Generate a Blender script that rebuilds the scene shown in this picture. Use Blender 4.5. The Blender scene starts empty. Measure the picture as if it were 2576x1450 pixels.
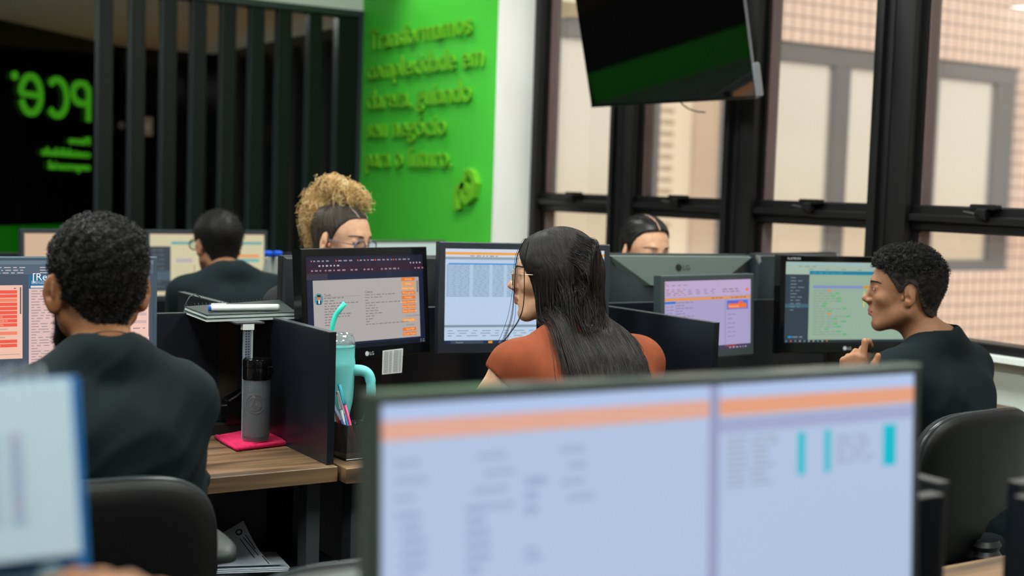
import bpy, math, random
import numpy as np
from mathutils import Matrix, Vector, Euler

# ------------------------------------------------------------------ camera, sky, sun, lamps, exposure
scn = bpy.context.scene
W_PX, H_PX, F_PX = 2576.0, 1450.0, 3300.0
CAM = Vector((0, 0, 1.38))
YAW, PITCH, ROLL = map(math.radians, (32.1, 4.24, 1.81))
_f = Vector((math.sin(YAW) * math.cos(PITCH), math.cos(YAW) * math.cos(PITCH), -math.sin(PITCH)))
_r = Vector((math.cos(YAW), -math.sin(YAW), 0))
_u = _r.cross(_f)
RGT = _r * math.cos(ROLL) + _u * math.sin(ROLL)
UPV = -_r * math.sin(ROLL) + _u * math.cos(ROLL)
FWD = _f
cam_d = bpy.data.cameras.new('camera')
cam = bpy.data.objects.new('camera', cam_d)
scn.collection.objects.link(cam)
cam.matrix_world = Matrix(((RGT.x, UPV.x, -FWD.x, CAM.x), (RGT.y, UPV.y, -FWD.y, CAM.y),
                           (RGT.z, UPV.z, -FWD.z, CAM.z), (0, 0, 0, 1)))
cam_d.sensor_width = 36.0
cam_d.lens = 36.0 * F_PX / W_PX
cam_d.clip_start = 0.05
cam_d.clip_end = 500
cam_d.dof.use_dof = True
cam_d.dof.focus_distance = 3.0
cam_d.dof.aperture_fstop = 2.6
scn.camera = cam

world = bpy.data.worlds.new('world')
scn.world = world
world.use_nodes = True
wn = world.node_tree.nodes['Background']
wn.inputs[0].default_value = (1.0, 0.95, 0.88, 1)      # bright hazy sky
wn.inputs[1].default_value = 1.10

sun_d = bpy.data.lights.new('sun', 'SUN')
sun_d.energy = 2.3
sun_d.angle = 0.05
sun_d.color = (1.0, 0.93, 0.86)
sun = bpy.data.objects.new('sun', sun_d)
scn.collection.objects.link(sun)
sun.rotation_euler = Vector((0.55, 0.62, -0.56)).to_track_quat('-Z', 'Y').to_euler()

scn.view_settings.view_transform = 'Standard'
scn.view_settings.look = 'None'
scn.view_settings.exposure = 0.0
scn.view_settings.gamma = 1.0
scn.view_settings.use_curve_mapping = False
try:
    scn.cycles.max_bounces = 7
    scn.cycles.transparent_max_bounces = 24
    scn.cycles.sample_clamp_indirect = 6
    scn.cycles.caustics_reflective = False
    scn.cycles.caustics_refractive = False
except Exception:
    pass

LAMP_STRENGTH = 46.0
LAMP_COL = (0.93, 1.0, 0.93)


def ray(px, py):
    return FWD + RGT * ((px - W_PX / 2) / F_PX) - UPV * ((py - H_PX / 2) / F_PX)


def at(px, py, d):
    return CAM + ray(px, py) * d


def at_x(px, py, X):
    v = ray(px, py)
    return CAM + v * (X / v.x)


def at_y(px, py, Y):
    v = ray(px, py)
    return CAM + v * (Y / v.y)


def at_z(px, py, Z):
    v = ray(px, py)
    return CAM + v * ((Z - CAM.z) / v.z)


# ------------------------------------------------------------------ helpers
rnd = random.Random(7)
MATS = {}


def lin(c):
    return tuple(((v / 255.0) / 12.92 if v / 255.0 <= 0.04045 else ((v / 255.0 + 0.055) / 1.055) ** 2.4) for v in c)


def mat(name, col, rough=0.5, metal=0.0, spec=0.5, bump=None, noise=None, coat=0.0, trans=0.0, alpha=1.0, ior=1.45,
        sss=0.0, sheen=0.0, emit=None, estr=1.0):
    """procedural principled material. col in sRGB 0-255. bump=(scale,strength), noise=(scale,colour2,amount)"""
    if name in MATS:
        return MATS[name]
    m = bpy.data.materials.new(name)
    m.use_nodes = True
    nt = m.node_tree
    b = nt.nodes['Principled BSDF']
    c = lin(col) + (1,)
    b.inputs['Base Color'].default_value = c
    b.inputs['Roughness'].default_value = rough
    b.inputs['Metallic'].default_value = metal
    b.inputs['Specular IOR Level'].default_value = spec
    b.inputs['Coat Weight'].default_value = coat
    b.inputs['Transmission Weight'].default_value = trans
    b.inputs['Alpha'].default_value = alpha
    b.inputs['IOR'].default_value = ior
    b.inputs['Sheen Weight'].default_value = sheen
    if sss:
        b.inputs['Subsurface Weight'].default_value = sss
        b.inputs['Subsurface Radius'].default_value = (0.012, 0.004, 0.002)
        b.inputs['Subsurface Scale'].default_value = 1.0
    if emit:
        b.inputs['Emission Color'].default_value = lin(emit) + (1,)
        b.inputs['Emission Strength'].default_value = estr
    tc = nt.nodes.new('ShaderNodeTexCoord')
    if noise:
        n = nt.nodes.new('ShaderNodeTexNoise')
        n.inputs['Scale'].default_value = noise[0]
        n.inputs['Detail'].default_value = 5
        nt.links.new(tc.outputs['Object'], n.inputs['Vector'])
        mx = nt.nodes.new('ShaderNodeMix')
        mx.data_type = 'RGBA'
        mx.inputs['A'].default_value = c
        mx.inputs['B'].default_value = lin(noise[1]) + (1,)
        mr = nt.nodes.new('ShaderNodeMapRange')
        mr.inputs['From Min'].default_value = 0.35
        mr.inputs['From Max'].default_value = 0.65
        mr.inputs['To Max'].default_value = noise[2]
        nt.links.new(n.outputs['Fac'], mr.inputs['Value'])
        nt.links.new(mr.outputs['Result'], mx.inputs['Factor'])
        nt.links.new(mx.outputs['Result'], b.inputs['Base Color'])
    if bump:
        n = nt.nodes.new('ShaderNodeTexNoise')
        n.inputs['Scale'].default_value = bump[0]
        n.inputs['Detail'].default_value = 3
        nt.links.new(tc.outputs['Object'], n.inputs['Vector'])
        bp = nt.nodes.new('ShaderNodeBump')
        bp.inputs['Strength'].default_value = bump[1]
        bp.inputs['Distance'].default_value = 0.002
        nt.links.new(n.outputs['Fac'], bp.inputs['Height'])
        nt.links.new(bp.outputs['Normal'], b.inputs['Normal'])
    MATS[name] = m
    return m


def emat(col, s=1.0):
    """light of one screen colour"""
    name = 'screen_%d_%d_%d_%d' % (col[0], col[1], col[2], int(s * 100))
    if name in MATS:
        return MATS[name]
    m = bpy.data.materials.new(name)
    m.use_nodes = True
    b = m.node_tree.nodes['Principled BSDF']
    b.inputs['Base Color'].default_value = (0.004, 0.004, 0.005, 1)
    b.inputs['Roughness'].default_value = 0.35
    b.inputs['Specular IOR Level'].default_value = 0.3
    b.inputs['Emission Color'].default_value = lin(col) + (1,)
    b.inputs['Emission Strength'].default_value = s
    MATS[name] = m
    return m


def wood_mat(name, c1, c2, axis='X', scale=1.0, rough=0.45):
    if name in MATS:
        return MATS[name]
    m = bpy.data.materials.new(name)
    m.use_nodes = True
    nt = m.node_tree
    b = nt.nodes['Principled BSDF']
    b.inputs['Roughness'].default_value = rough
    tc = nt.nodes.new('ShaderNodeTexCoord')
    mp = nt.nodes.new('ShaderNodeMapping')
    s = {'X': (1.2, 22, 22), 'Y': (22, 1.2, 22)}[axis]
    mp.inputs['Scale'].default_value = [v * scale for v in s]
    nt.links.new(tc.outputs['Object'], mp.inputs['Vector'])
    n = nt.nodes.new('ShaderNodeTexNoise')
    n.inputs['Scale'].default_value = 1.0
    n.inputs['Detail'].default_value = 7
    n.inputs['Distortion'].default_value = 0.6
    nt.links.new(mp.outputs['Vector'], n.inputs['Vector'])
    r = nt.nodes.new('ShaderNodeValToRGB')
    r.color_ramp.elements[0].position = 0.36
    r.color_ramp.elements[0].color = lin(c2) + (1,)
    r.color_ramp.elements[1].position = 0.52
    r.color_ramp.elements[1].color = lin(c1) + (1,)
    e = r.color_ramp.elements.new(0.75)
    e.color = lin([min(255, v * 1.12) for v in c1]) + (1,)
    nt.links.new(n.outputs['Fac'], r.inputs['Fac'])
    nt.links.new(r.outputs['Color'], b.inputs['Base Color'])
    MATS[name] = m
    return m


def glass_mat(name, tint=(255, 255, 255), refl=1.0, rough=0.0, haze=0.0):
    """thin window glass: see-through with a fresnel reflection"""
    if name in MATS:
        return MATS[name]
    m = bpy.data.materials.new(name)
    m.use_nodes = True
    nt = m.node_tree
    nt.nodes.clear()
    out = nt.nodes.new('ShaderNodeOutputMaterial')
    tr = nt.nodes.new('ShaderNodeBsdfTransparent')
    tr.inputs[0].default_value = lin(tint) + (1,)
    gl = nt.nodes.new('ShaderNodeBsdfGlossy')
    gl.inputs['Roughness'].default_value = rough
    fr = nt.nodes.new('ShaderNodeFresnel')
    fr.inputs[0].default_value = 1.5
    mu = nt.nodes.new('ShaderNodeMath')
    mu.operation = 'MULTIPLY'
    mu.inputs[1].default_value = refl
    mx = nt.nodes.new('ShaderNodeMixShader')
    ge = nt.nodes.new('ShaderNodeNewGeometry')
    inv_ = nt.nodes.new('ShaderNodeMath')          # reflect on the outer faces only
    inv_.operation = 'SUBTRACT'
    inv_.inputs[0].default_value = 1.0
    m3 = nt.nodes.new('ShaderNodeMath')
    m3.operation = 'MULTIPLY'
    nt.links.new(ge.outputs['Backfacing'], inv_.inputs[1])
    nt.links.new(fr.outputs[0], mu.inputs[0])
    nt.links.new(mu.outputs[0], m3.inputs[0])
    nt.links.new(inv_.outputs[0], m3.inputs[1])
    nt.links.new(m3.outputs[0], mx.inputs[0])
    src = tr
    if haze:
        df = nt.nodes.new('ShaderNodeBsdfDiffuse')
        df.inputs[0].default_value = (0.8, 0.8, 0.8, 1)
        m2 = nt.nodes.new('ShaderNodeMixShader')
        m2.inputs[0].default_value = haze
        nt.links.new(tr.outputs[0], m2.inputs[1])
        nt.links.new(df.outputs[0], m2.inputs[2])
        src = m2
    nt.links.new(src.outputs[0], mx.inputs[1])
    nt.links.new(gl.outputs[0], mx.inputs[2])
    nt.links.new(mx.outputs[0], out.inputs[0])
    MATS[name] = m
    return m


COL = scn.collection


def tag(o, label=None, cat=None, group=None, kind=None):
    if label: o['label'] = label
    if cat: o['category'] = cat
    if group: o['group'] = group
    if kind: o['kind'] = kind
    return o


def thing(name, label, cat, loc=(0, 0, 0), rz=0.0, group=None, rot=None):
    o = bpy.data.objects.new(name, None)
    o.empty_display_size = 0.1
    COL.objects.link(o)
    o.location = loc
    o.rotation_euler = rot if rot else (0, 0, rz)
    return tag(o, label, cat, group)


class MB:
    """collects shapes into ONE mesh object"""

    def __init__(self, M=None):
        self.v, self.f, self.mi, self.mats = [], [], [], []
        self.M = M or Matrix()
        self.cur = 0

    def use(self, m):
        if m not in self.mats:
            self.mats.append(m)
        self.cur = self.mats.index(m)
        return self

    def add(self, vs, fs, M=None):
        M = self.M @ M if M else self.M
        n = len(self.v)
        self.v += [tuple(M @ Vector(p)) for p in vs]
        self.f += [tuple(i + n for i in f) for f in fs]
        self.mi += [self.cur] * len(fs)
        return self

    def box(self, a, b, M=None, bev=0.0):
        x0, y0, z0 = [min(p, q) for p, q in zip(a, b)]
        x1, y1, z1 = [max(p, q) for p, q in zip(a, b)]
        if bev <= 0:
            vs = [(x, y, z) for z in (z0, z1) for x, y in ((x0, y0), (x1, y0), (x1, y1), (x0, y1))]
            fs = [(0, 3, 2, 1), (4, 5, 6, 7), (0, 1, 5, 4), (1, 2, 6, 5), (2, 3, 7, 6), (3, 0, 4, 7)]
            return self.add(vs, fs, M)
        c = min(bev, (x1 - x0) / 2.01, (y1 - y0) / 2.01, (z1 - z0) / 2.01)
        rings = []
        for z, i in ((z0, c), (z0 + c, 0), (z1 - c, 0), (z1, c)):
            r = []
            for (cx, cy, sx, sy) in ((x0, y0, 1, 1), (x1, y0, -1, 1), (x1, y1, -1, -1), (x0, y1, 1, -1)):
                cx += sx * i
                cy += sy * i
                p = [(cx, cy + sy * c), (cx + sx * c * .3, cy + sy * c * .3), (cx + sx * c, cy)]
                if (sx * sy) < 0:
                    p.reverse()
                r += p
            rings.append([(px, py, z) for px, py in r])
        return self.loft(rings, caps=True, M=M)

    def loft(self, rings, caps=True, M=None, closed=True):
        n = len(rings[0])
        vs = [p for r in rings for p in r]
        fs = []
        for k in range(len(rings) - 1):
            for i in range(n if closed else n - 1):
                j = (i + 1) % n
                fs.append((k * n + i, k * n + j, (k + 1) * n + j, (k + 1) * n + i))
        if caps:
            fs.append(tuple(range(n - 1, -1, -1)))
            fs.append(tuple(range((len(rings) - 1) * n, len(rings) * n)))
        return self.add(vs, fs, M)

    def lathe(self, prof, n=32, M=None, caps=True, ang=2 * math.pi):
        rings = [[(r * math.cos(2 * math.pi * i / n), r * math.sin(2 * math.pi * i / n), z) for i in range(n)] for r, z in prof]
        return self.loft(rings, caps, M)

    def tube(self, pts, r, n=8, caps=True, flat=1.0):
        pts = [Vector(p) for p in pts]
        rings = []
        up = Vector((0, 0, 1))
        for k, p in enumerate(pts):
            t = (pts[min(k + 1, len(pts) - 1)] - pts[max(k - 1, 0)])
            t = t.normalized() if t.length > 1e-9 else Vector((0, 0, 1))
            a = t.cross(up)
            if a.length < .1:
                a = t.cross(Vector((0, 1, 0)))
            a.normalize()
            if k and a.dot(pa) < 0:
                a = -a
            pa = a
            b = a.cross(t).normalized()
            rr = r[k] if isinstance(r, (list, tuple)) else r
            rings.append([tuple(p + a * rr * math.cos(2 * math.pi * i / n) + b * rr * flat * math.sin(2 * math.pi * i / n)) for i in range(n)])
        return self.loft(rings, caps)

    def quad(self, a, b, c, d):
        return self.add([a, b, c, d], [(0, 1, 2, 3)])

    def build(self, name, m=None, parent=None, smooth=False, loc=None, rot=None, auto=None):
        me = bpy.data.meshes.new(name)
        me.from_pydata(self.v, [], self.f)
        ms = self.mats if self.mats else [m]
        for x in ms:
            me.materials.append(x)
        if self.mats:
            me.polygons.foreach_set('material_index', self.mi)
        if smooth or auto:
            me.polygons.foreach_set('use_smooth', [True] * len(self.f))
        me.update()
        if auto:
            try:
                me.set_sharp_from_angle(angle=math.radians(auto))
            except Exception:
                pass
        o = bpy.data.objects.new(name, me)
        COL.objects.link(o)
        if parent: o.parent = parent
        if loc: o.location = loc
        if rot: o.rotation_euler = rot
        return o


def np_mesh(name, V, Fq, mats, parent=None, mi=None, smooth=True):
    me = bpy.data.meshes.new(name)
    V = np.ascontiguousarray(V, np.float32)
    k = Fq.shape[1]
    me.vertices.add(len(V))
    me.vertices.foreach_set('co', V.ravel())
    me.loops.add(Fq.size)
    me.polygons.add(len(Fq))
    me.loops.foreach_set('vertex_index', np.ascontiguousarray(Fq, np.int32).ravel())
    me.polygons.foreach_set('loop_start', np.arange(0, Fq.size, k, dtype=np.int32))
    try:
        me.polygons.foreach_set('loop_total', np.full(len(Fq), k, np.int32))
    except Exception:
        pass
    for m in (mats if isinstance(mats, (list, tuple)) else [mats]):
        me.materials.append(m)
    if mi is not None:
        me.polygons.foreach_set('material_index', np.ascontiguousarray(mi, np.int32))
    if smooth:
        me.polygons.foreach_set('use_smooth', np.ones(len(Fq), bool))
    me.update(calc_edges=True)
    me.validate()
    o = bpy.data.objects.new(name, me)
    COL.objects.link(o)
    if parent: o.parent = parent
    return o


_TC = {}


def text_geo(s, extrude=0.0):
    """letters as mesh data, size 1 (em), lying in xy, origin bottom left"""
    key = (s, extrude)
    if key in _TC:
        return _TC[key]
    c = bpy.data.curves.new('txt', 'FONT')
    c.body = s
    c.size = 1.0
    c.resolution_u = 3
    c.extrude = extrude
    o = bpy.data.objects.new('txt', c)
    COL.objects.link(o)
    dg = bpy.context.evaluated_depsgraph_get()
    me = bpy.data.meshes.new_from_object(o.evaluated_get(dg))
    vs = [tuple(v.co) for v in me.vertices]
    fs = [tuple(p.vertices) for p in me.polygons]
    bpy.data.objects.remove(o)
    bpy.data.meshes.remove(me)
    bpy.data.curves.remove(c)
    _TC[key] = (vs, fs)
    return vs, fs


def struct(o):
    o['kind'] = 'structure'
    return o

# ------------------------------------------------------------------ materials of the place
M_black = mat('black_laminate', (19, 24, 31), 0.30, bump=(900, .12))
M_blackm = mat('black_matte_plastic', (20, 22, 24), 0.5)
M_blackg = mat('black_gloss_plastic', (8, 9, 10), 0.12)
M_frame = mat('black_window_aluminium', (13, 12, 13), 0.42, spec=.35)
M_slat = mat('charcoal_slat_tone', (42, 51, 55), 0.38)
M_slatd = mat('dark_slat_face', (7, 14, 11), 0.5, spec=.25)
M_green = mat('green_wall_paint', (72, 198, 58), 0.55)
M_greenl = mat('green_letter_paint', (104, 182, 36), 0.5)
M_greenw = mat('green_low_panel', (20, 150, 8), 0.5)
M_white = mat('white_wall_paint', (232, 232, 228), 0.7)
M_ceil = mat('ceiling_paint', (205, 212, 200), 0.85)
M_ceil2 = mat('back_room_ceiling_paint', (222, 222, 205), 0.85)
M_sillw = mat('grey_green_wall_paint', (205, 212, 203), 0.7)
M_floor = mat('grey_floor', (92, 94, 92), 0.4, noise=(3, (80, 82, 80), .6))
M_dglass = mat('dark_glossy_glass', (5, 7, 6), 0.08)
M_wood = wood_mat('walnut_laminate', (124, 97, 70), (72, 55, 41))
M_steel = mat('grey_powder_steel', (66, 70, 74), 0.45, metal=.2)
M_bezel = mat('charcoal_bezel', (38, 44, 52), 0.42)
M_bezelk = mat('black_bezel', (14, 16, 18), 0.22)
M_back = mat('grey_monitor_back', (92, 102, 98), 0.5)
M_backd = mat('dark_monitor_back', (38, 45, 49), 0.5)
M_logo = mat('dark_logo_print', (22, 26, 26), 0.4)
M_logow = mat('pale_logo_print', (190, 196, 200), 0.4)
M_paper = mat('white_paper', (214, 218, 216), 0.8)
M_print = mat('grey_print', (70, 74, 80), 0.8)

YB = 5.50      # white return wall between the green wall and the windows
XW = 3.60      # window plane
XG = 3.334     # green wall
YS = 7.04      # slat screen


def mbox(name, a, b, m, parent=None, bev=0.0):
    return MB().box(a, b, bev=bev).build(name, m, parent)


# floor, ceilings, walls
struct(mbox('floor', (-7, -3, -0.06), (3.72, 12.6, 0), M_floor))
struct(mbox('ceiling', (-7, -3, 3.0), (3.72, YS, 3.1), M_ceil))
struct(mbox('ceiling_back', (-7, YS + .02, 2.6), (5.2, 12.6, 2.7), M_ceil2))
struct(mbox('wall_left', (-7.1, -3, 0), (-7, 12.6, 3.1), M_white))
struct(mbox('wall_camera_side', (-7, -3.1, 0), (3.7, -3, 3.1), M_white))
struct(mbox('wall_green_side', (XG, YB + .02, 0), (XG + .2, YS + .1, 3.0), M_green))
struct(mbox('wall_white_side', (XG, YB, 0), (XW, YB + .019, 3.0), M_white))
struct(mbox('wall_header', (-7, YS, 2.395), (XG, YS + .1, 3.0), M_white))
# wall with the windows: under the sill and above the glass
struct(mbox('wall_window_side', (XW - .03, -3, 0), (XW + .15, YB, .885), M_sillw))
struct(mbox('wall_window_top', (XW - .03, -3, 2.62), (XW + .15, YB, 3.0), M_white))
struct(mbox('trim_1', (XW - .09, -3, .885), (XW + .16, YB, .903), mat('pale_sill', (225, 230, 226), .4)))

# windows: one bay each, upper and lower pane
M_glass = glass_mat('window_glass', (250, 252, 250), 1.0, 0.0, 0.05)  # small diffuse share paints an overexposed hazy veil into the panes
M_seal = mat('pinkish_pane_edge', (92, 76, 76), .6)
bays = [(5.434, 4.836)]
y = 4.66
while y > -2.6:
    bays.append((y, y - .60))
    y -= .778
for i, (ya, yb) in enumerate(bays):
    ya2 = ya + (.055 if i == 0 else .088)
    yb2 = yb - .088
    f = MB()
    X0, X1 = XW - .045, XW + .05
    # posts, sill rail, transom, head
    f.box((X0 - .03, yb, .903), (X1, yb2, 2.62), bev=.006)
    f.box((X0 - .05, yb2 + .03, .903), (X0 - .03, yb2 + .045, 2.62))
    f.box((X0 - .03, ya2, .903), (X1, ya, 2.62), bev=.006)
    f.box((X0, yb, .903), (X1, ya, .935), bev=.004)
    f.box((X0, yb, 1.286), (X1, ya, 1.376), bev=.006)
    f.box((X0 - .02, yb + .004, 1.318), (X0, ya - .004, 1.345), bev=.005)
    f.box((X0, yb, 2.56), (X1, ya, 2.62), bev=.004)
    # opening sash, slightly proud, with bevelled corners
    for s0, s1 in ((ya, ya - .022), (yb, yb + .012)):
        f.box((X0 + .01, s0, 1.376), (X1 - .02, s1, 2.56))
        f.box((X0 + .01, s0, .935), (X1 - .02, s1, 1.286))
    fo = struct(f.build('window_%d' % (i + 1), M_frame, auto=35))
    ed = MB()
    ed.box((X0 + .02, ya - .022, 1.376), (X1 - .03, ya - .030, 2.56))
    ed.box((X0 + .02, ya - .022, .935), (X1 - .03, ya - .030, 1.286))
    ed.build('pane_edge', M_seal, fo)
    MB().box((XW + .01, yb + .01, 1.37), (XW + .014, ya - .02, 2.565)).build('upper_pane', M_glass, fo)
    MB().box((XW + .01, yb + .01, .93), (XW + .014, ya - .02, 1.29)).build('lower_pane', M_glass, fo)
    yc = (ya + yb) / 2 - .02
    lt = MB()
    lt.box((X0 - .035, yc - .05, 1.366), (X0, yc + .05, 1.384), bev=.003)
    lt.box((X0 - .045, yc - .02, 1.335), (X0 - .015, yc + .02, 1.37), bev=.005)
    lt.tube([(X0 - .04, yc, 1.34), (X0 - .06, yc + .01, 1.352), (X0 - .07, yc + .045, 1.358)], .005)
    lt.build('latch', M_frame, fo)

# slat screen with its frame
sl_x = [245, 327, 407, 482, 557, 629, 698, 775, 847]
sc_root = thing('slat_screen', 'tall black slatted room divider with a top rail, left of the green wall', 'room divider', (1.8, YS, 0))
for k, px in enumerate(sl_x):
    X = at_y(px, 250, YS).x - 1.8
    b = MB()
    b.use(M_slat).box((X, 0, 0), (X + .004, .065, 2.36))  # side face lighter than the front: reflected light put into the colour
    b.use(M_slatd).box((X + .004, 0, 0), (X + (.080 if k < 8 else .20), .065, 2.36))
    b.build('slat', None, sc_root)
b = MB().box((-3.0, -.02, 2.358), (1.534, .115, 2.394), bev=.003)
b.build('top_rail', M_slat, sc_root)
b = MB().box((1.505, -.012, 0), (1.534, .115, 2.358))
b.build('end_post', M_slat, sc_root)
b = MB().box((-.01, -.01, 0), (1.534, .11, .05))
b.build('bottom_rail', M_slatd, sc_root)

# room behind: slanted dark glass wall with the sign, its corner and the return
E45 = Vector((math.sqrt(.5), math.sqrt(.5), 0))
N45 = Vector((math.sqrt(.5), -math.sqrt(.5), 0))
P45 = Vector((1.6, 10.55, 0))
L45 = 2.6
b = MB()
b.add([tuple(P45 + E45 * s + N45 * t + Vector((0, 0, z))) for z in (.97, 2.6) for s, t in ((0, 0), (L45, 0), (L45, -.1), (0, -.1))],
      [(0, 1, 2, 3)[::-1], (4, 5, 6, 7), (0, 1, 5, 4), (1, 2, 6, 5), (2, 3, 7, 6), (3, 0, 4, 7)])
struct(b.build('wall_sign_side', M_dglass))
b = MB()
b.add([tuple(P45 + E45 * s + N45 * t + Vector((0, 0, z))) for z in (0, .97) for s, t in ((0, .02), (L45, .02), (L45, -.1), (0, -.1))],
      [(0, 1, 2, 3)[::-1], (4, 5, 6, 7), (0, 1, 5, 4), (1, 2, 6, 5), (2, 3, 7, 6), (3, 0, 4, 7)])
struct(b.build('trim_2', M_greenw))
struct(mbox('wall_back_left', (-2, 10.55, 0), (1.6, 10.65, 2.6), M_dglass))
for nm_, z0_, z1_, mm_ in (('wall_slanted_side', .32, 2.6, M_dglass), ('trim_3', 0, .32, M_greenw)):
    b = MB()
    b.add([(x_, y_, z_) for z_ in (z0_, z1_) for x_, y_ in ((-5.2, 5.95), (-5.3, 6.03), (-1.5, 10.97), (-1.4, 10.89))],
          [(0, 3, 2, 1), (4, 5, 6, 7), (0, 1, 5, 4), (1, 2, 6, 5), (2, 3, 7, 6), (3, 0, 4, 7)])
    struct(b.build(nm_, mm_))
struct(mbox('wall_back', (3.3, 12.35, 0), (5.1, 12.45, 2.6), M_dglass))
struct(mbox('wall_corridor_side', (4.28, 7.1, 0), (4.38, 12.4, 2.6), mat('dark_grey_partition', (26, 28, 29), .25)))
struct(mbox('wall_corridor_end', (3.5, 7.12, 0), (4.4, 7.16, 2.6), M_black))
# narrow upright bars on the far walls seen between the slats
for k, (px, col) in enumerate(((512, (150, 150, 132)), (600, (44, 44, 44)), (655, (60, 56, 56)), (735, (52, 52, 52)), (800, (74, 76, 76)), (815, (46, 48, 48)))):
    p = at_x(px, 300, 4.27) if px > 560 else at_y(px, 300, 12.33)
    if px > 560:
        b = MB().box((4.24, p.y - .03, 0), (4.28, p.y + .03, 2.52))
    else:
        b = MB().box((p.x - .012, 12.31, 0), (p.x + .012, 12.35, 2.3))
    gap = ['fourth', 'fifth', 'sixth', 'seventh', 'last', 'last'][k]
    tag(b.build('upright_bar', mat('bar_%d' % px, col, .4)), 'narrow upright bar on the far walls in the %s gap of the slats%s' % (gap, ', right one' if k == 5 else ''), 'bar', 'upright bars on the far walls')
pw = at_y(373, 318, 12.3)
sw = thing('wall_switch', 'small pale switch plate on the dark wall, seen between two slats', 'switch', (pw.x, 12.33, pw.z))
MB().box((-.05, -.012, -.09), (.05, .01, .09), bev=.004).build('plate', mat('switch_plate', (190, 178, 176), .5), sw)
MB().box((-.02, -.02, -.035), (.02, -.01, .035), bev=.003).build('rocker', M_white, sw)
pw = at_y(307, 315, 12.3)
sn = thing('door_plate', 'tiny round pale plate beside the switch, behind the left slats', 'plate', (pw.x, 12.33, pw.z))
MB(Matrix.Rotation(math.pi / 2, 4, 'X')).lathe([(.03, -.005), (.035, .0), (.03, .02)], 20).build('disc', mat('disc_metal', (150, 150, 152), .4), sn)
MB().box((-.004, -.03, -.02), (.004, -.02, .02)).build('slot', M_black, sn)


# sign on the dark glass, lettering seen from its back (mirrored)
def on45(px, py, off=.012):
    v = ray(px, py)
    d = (P45 - CAM).dot(N45) / v.dot(N45)
    p = CAM + v * d
    return (p - P45).dot(E45), p.z


M_sign = mat('lit_green_sign', (20, 90, 8), .5, emit=(60, 144, 24), estr=.72)
sign = thing('wall_sign', 'green lit letters on the dark glass wall, reading backwards, at the far left', 'sign')
sign.matrix_world = Matrix(((E45.x, 0, N45.x, P45.x + N45.x * .012), (E45.y, 0, N45.y, P45.y + N45.y * .012), (0, 1, 0, 0), (0, 0, 0, 1)))
# local x along the wall (to the right), y up, z out of the wall


def stroke(mb, pts, w, th=.02):
    """flat ribbon letter stroke with thickness"""
    pts = [Vector((p[0], p[1], 0)) for p in pts]
    L = []
    for k, p in enumerate(pts):
        t = pts[min(k + 1, len(pts) - 1)] - pts[max(k - 1, 0)]
        n = Vector((-t.y, t.x, 0)).normalized() * w / 2
        L.append([tuple(p - n), tuple(p + n), tuple(p + n + Vector((0, 0, th))), tuple(p - n + Vector((0, 0, th)))])
    mb.loft(L, True)


def arc(cx, cy, rx, ry, a0, a1, n=28):
    return [(cx + rx * math.cos(math.radians(a0 + (a1 - a0) * i / n)), cy + ry * math.sin(math.radians(a0 + (a1 - a0) * i / n))) for i in range(n + 1)]


def letter_box(x0, y0, x1, y1):
    a = on45(x0, (y0 + y1) / 2)[0]
    b2 = on45(x1, (y0 + y1) / 2)[0]
    return a, b2, on45((x0 + x1) / 2, y0)[1], on45((x0 + x1) / 2, y1)[1]


SW = .055
a, b2, zt, zb = letter_box(42, 183, 102, 293)      # the e, mirrored: opening to the left
m_ = MB()
cx, cy, rx, ry = (a + b2) / 2, (zt + zb) / 2, (b2 - a) / 2 - SW / 2, (zt - zb) / 2 - SW / 2
stroke(m_, arc(cx, cy, rx, ry, 200, 540), SW)
stroke(m_, [(cx - rx, cy), (cx + rx, cy)], SW * .9)
m_.build('letter_e', M_sign, sign)
a, b2, zt, zb = letter_box(109, 192, 167, 299)
m_ = MB()
cx, cy, rx, ry = (a + b2) / 2, (zt + zb) / 2, (b2 - a) / 2 - SW / 2, (zt - zb) / 2 - SW / 2
stroke(m_, arc(cx, cy, rx, ry, -135, 135), SW)
m_.build('letter_c', M_sign, sign)
a, b2, zt, zb = letter_box(174, 202, 222, 268)
m_ = MB()
cx, cy, rx, ry = (a + b2) / 2, (zt + zb) / 2, (b2 - a) / 2 - SW / 2, (zt - zb) / 2 - SW / 2
stroke(m_, [(b2 - SW / 2, cy - .02 + ry * .6), (cx + rx * .55, cy + ry)] + arc(cx, cy, rx, ry, 90, 270) + [(b2 - SW / 2, cy - ry)], SW)
zl = on45(215, 306)[1]
stroke(m_, [(b2 - SW / 2, cy + ry * .75), (b2 - SW / 2, zl)], SW)
m_.build('letter_p', M_sign, sign)
s_, z_ = on45(31, 190)
m_ = MB(Matrix.Translation((s_, z_, 0)))
m_.lathe([(.035, 0), (.035, .02)], 20)
m_.build('dot', M_sign, sign)
for s, yy, x0 in (('Pierro', 366, 169), ('contabilidade', 398, 100), ('empresarial', 430, 118)):
    vs, fs = text_geo(s, .03)
    w = max(v[0] for v in vs)
    sx1, z0 = on45(221, yy)
    sx0, _ = on45(x0, yy)
    k = (sx1 - sx0) / w
    hh = .105
    m_ = MB()
    m_.add([(sx1 - v[0] * k, z0 + v[1] * hh, .01 + v[2] * .3) for v in vs], fs)
    m_.build('small_line', M_sign, sign)

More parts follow.
